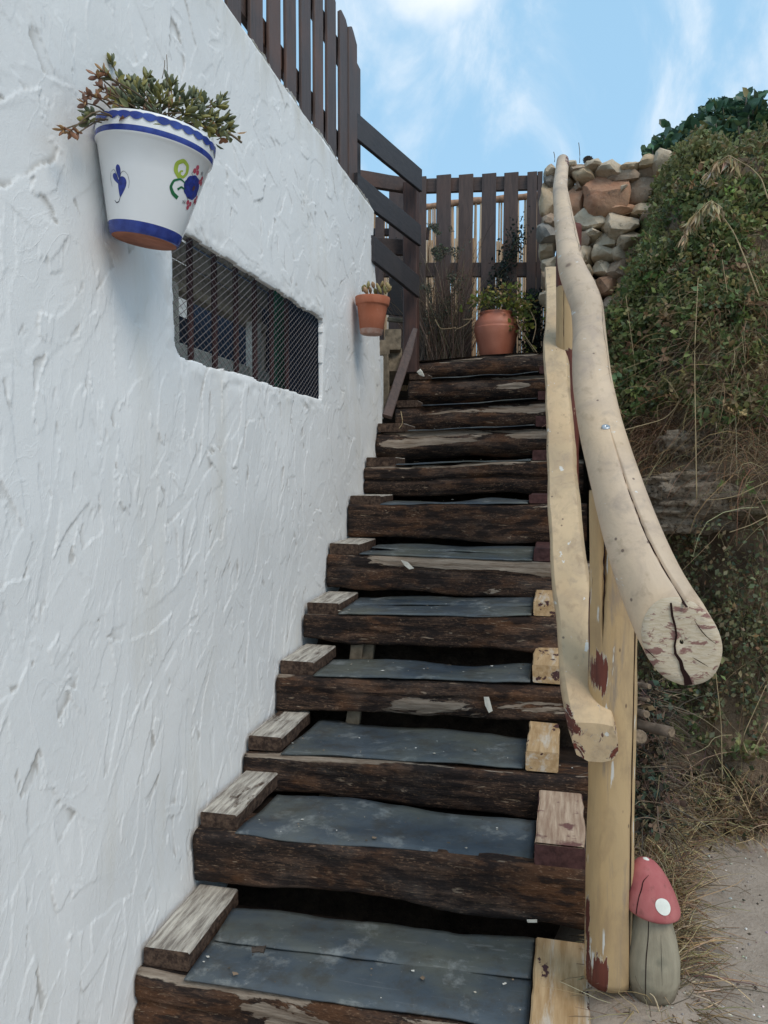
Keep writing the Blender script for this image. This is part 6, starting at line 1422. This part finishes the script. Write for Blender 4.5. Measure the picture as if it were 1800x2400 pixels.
# --- dry shrub and climbers before the picket fence
shr = empty('dry_shrub', P(955, 765, y=5.3), 'half dead twiggy grey green shrub against the picket fence left of the urn', 'shrub')
n = 520; p0 = np.array([P(rs.normal(955, 26), 768, y=5.3 + rs.uniform(-.12, .12)) for _ in range(n)]); p0[:, 2] = 0.74
D = np.stack([rs.normal(size=n) * 0.30, rs.normal(size=n) * 0.12, np.ones(n)], -1)
strands('stems', p0, D, rs.uniform(0.15, 0.95, n), rs.uniform(0.0012, 0.0032, n), palette(n, [(0.13, 0.085, 0.06), (0.17, 0.12, 0.085), (0.085, 0.065, 0.05), (0.22, 0.17, 0.12)], None, rs), DRYM, shr, 0.12, 8, rs)
lp_ = []
for _ in range(9500):
    t = rs.uniform() ** 0.8; dy = 735 - t * 250; spread = 34 + 16 * math.sin(t * 3); dx = 950 - 14 * t + rs.normal() * spread * 0.62
    if fbm(np.array([[dx / 22, dy / 26, 3.3]]), 5, 2)[0] < -0.02 + 0.25 * (t > .8): continue
    lp_.append(P(dx, dy, y=5.32 + rs.uniform(-.13, .13)))
n = len(lp_); leaves('foliage', np.array(lp_), rs.normal(size=(n, 3)) + np.array([0, -.2, .4]), rs.uniform(0.010, 0.026, n), palette(n, [(0.085, 0.10, 0.065), (0.06, 0.08, 0.058), (0.12, 0.115, 0.08), (0.15, 0.125, 0.085)], None, rs), LEAFM, shr, 0.9, kind='stuff')
vin = empty('climbing_vine', P(1105, 660, y=5.45), 'dark slender climber slanting up the right boards of the picket fence', 'vine')
lp_ = []; vp = smoothpath([P(*q, y=5.48) for q in ((1060, 660), (1078, 610), (1098, 560), (1112, 530), (1124, 500))], 30)
V_, F_ = tube(vp, 0.003, 5); mesh('stem', V_, F_, GST, vin, True)
for _ in range(900): k = rs.integers(0, 30); lp_.append(vp[k] + np.array([rs.normal() * 0.035, rs.normal() * 0.03, rs.normal() * 0.05]))
n = len(lp_); leaves('foliage', np.array(lp_), rs.normal(size=(n, 3)), rs.uniform(0.014, 0.032, n), palette(n, [(0.030, 0.045, 0.034), (0.020, 0.032, 0.028), (0.05, 0.06, 0.045)], None, rs), LEAFM, vin, 1.0, kind='stuff')
ivy = empty('dark_shrub', P(1150, 750, y=5.2), 'dark leafy shrub between the urn and the lower rail', 'shrub')
lp_ = [P(rs.normal(1153, 14), rs.uniform(628, 775), y=5.36 + rs.uniform(-.1, .1)) for _ in range(1500)]; n = len(lp_)
leaves('foliage', np.array(lp_), rs.normal(size=(n, 3)), rs.uniform(0.014, 0.034, n), palette(n, [(0.020, 0.030, 0.024), (0.030, 0.042, 0.030), (0.014, 0.020, 0.018)], None, rs), LEAFM, ivy, 1.0, kind='stuff')
n = 90; p0 = np.array([P(rs.normal(1153, 12), 778, y=5.34) for _ in range(n)]); strands('stems', p0, np.stack([rs.normal(size=n) * .2, rs.normal(size=n) * .1, np.ones(n)], -1), rs.uniform(0.2, 0.5, n), rs.uniform(.001, .002, n), palette(n, [(0.08, 0.06, 0.045)], None, rs), DRYM, ivy, 0.1, 6, rs)

# --- broad leaved fig bush beyond the bank
FY = 7.2
fig = empty('fig_tree', P(1580, 330, y=FY) - np.array([0, 0, 0.6]), 'broad leaved dark green fig tree rising behind the overgrown bank', 'tree')
FIGST = plain('fig_bark', (0.15, 0.125, 0.10), 0.85)
fcol = [(0.065, 0.125, 0.075), (0.085, 0.155, 0.080), (0.115, 0.18, 0.080), (0.23, 0.22, 0.075), (0.05, 0.10, 0.07)]
FIGM = leaf_material('fig_leaf', 0.42, 0.18); figm = []
for c in fcol:
    o = leaves('fig_leaf', np.zeros((1, 3)), np.array([[0, 1.0, 0]]), np.array([1.0]), np.array([c]), FIGM, fine=True, width=1.25); me = o.data
    lv = LV.copy(); lv[:, 0] *= 1.3; lv[:, 2] *= 1.6; me.vertices.foreach_set('co', lv.ravel()); me.update(); bpy.data.objects.remove(o); figm.append(me)
outline = [(1392, 335), (1400, 315), (1425, 300), (1440, 270), (1470, 262), (1500, 262), (1518, 228), (1545, 222), (1575, 222), (1590, 212), (1615, 195), (1640, 198), (1650, 235), (1675, 215), (1720, 210)]
ox = [q[0] for q in outline]; oy_ = [q[1] for q in outline]
rf = np.random.default_rng(9); big = []; rest = []
def figshoot(dx, dy, yy, nleaf):
    tip = P(dx, dy, y=yy); base = P(dx + rf.normal() * 10, dy + 70, y=yy + 0.1)
    V_, F_ = tube(smoothpath([base, (tip + base) / 2 + np.array([rf.normal() * .02, 0, 0]), tip], 6), np.linspace(0.010, 0.005, 6), 5); mesh('branch', V_, F_, FIGST, fig, True)
    for k in range(nleaf):
        t = rf.uniform(0, 1) ** 1.4; p = tip + (base - tip) * t * 0.8; az = rf.uniform(0, 6.28); up = 0.9 - 1.6 * t + rf.normal() * .3
        big.append((p, np.array([math.cos(az), math.sin(az), up]), rf.uniform(0.075, 0.125)))
for dx in np.linspace(1402, 1720, 32):
    figshoot(dx + rf.normal() * 4, np.interp(dx, ox, oy_) + abs(rf.normal()) * 14 + 4, FY + rf.uniform(-.4, .3), 15)
for dx in np.linspace(1430, 1720, 26): figshoot(dx, min(np.interp(dx, ox, oy_) + rf.uniform(30, 80), 318), FY + rf.uniform(-.6, .2), 14)
rf.shuffle(big) if False else None
order = sorted(range(len(big)), key=lambda i: -big[i][2]); 
for k in order[:300]:
    p, d, s = big[k]; inst(figm[rf.choice(5, p=[.3, .3, .2, .08, .12])], 'leaf', fig, aim(d, p, s, rf.uniform(-.6, .6)))
rest = [big[k] for k in order[300:]]
for _ in range(1500):
    dx = rf.uniform(1400, 1760); t0_ = np.interp(dx, ox, oy_) + 22; dy = t0_ + rf.uniform(0, 1) * (345 - t0_); rest.append((P(dx, dy, y=FY + rf.uniform(-.1, .6)), rf.normal(size=3), rf.uniform(0.06, 0.11)))
leaves('foliage', np.array([q[0] for q in rest]), np.array([q[1] for q in rest]), np.array([q[2] for q in rest]), palette(len(rest), fcol, [.3, .3, .2, .06, .14], rf, 0.15), FIGM, fig, 1.4, True, rf, kind='stuff')
tb = Vector(fig.location); V_, F_ = tube([tuple(tb + Vector((0, 0.1, -0.6))), tuple(tb + Vector((0.03, 0.08, -0.2))), tuple(tb + Vector((0.0, 0.05, 0.4)))], [0.06, 0.05, 0.03], 8); mesh('trunk', V_, F_, FIGST, fig, True)
# thin bare twigs standing on the stone wall
for (a0, a1, lb) in (((1252, 352), (1250, 308), 'taller bare twig standing behind the pine cone on the stone wall'), ((1198, 350), (1196, 328), 'short dry twig left of the handrail top')):
    V_, F_ = tube(smoothpath([P(*a0, y=5.05), P((a0[0] + a1[0]) / 2 + 2, (a0[1] + a1[1]) / 2, y=5.05), P(*a1, y=5.05)], 6), 0.0022, 4); tag(mesh('twig', V_, F_, FIGST), lb, 'twig')
V_, F_ = tube(smoothpath([P(*q, y=3.99) for q in ((862, 925), (871, 915), (868, 900), (866, 888))], 8), 0.002, 4); tag(mesh('straw', V_, F_, DRYSTEM), 'single dry straw standing up at the left of an upper step', 'straw')
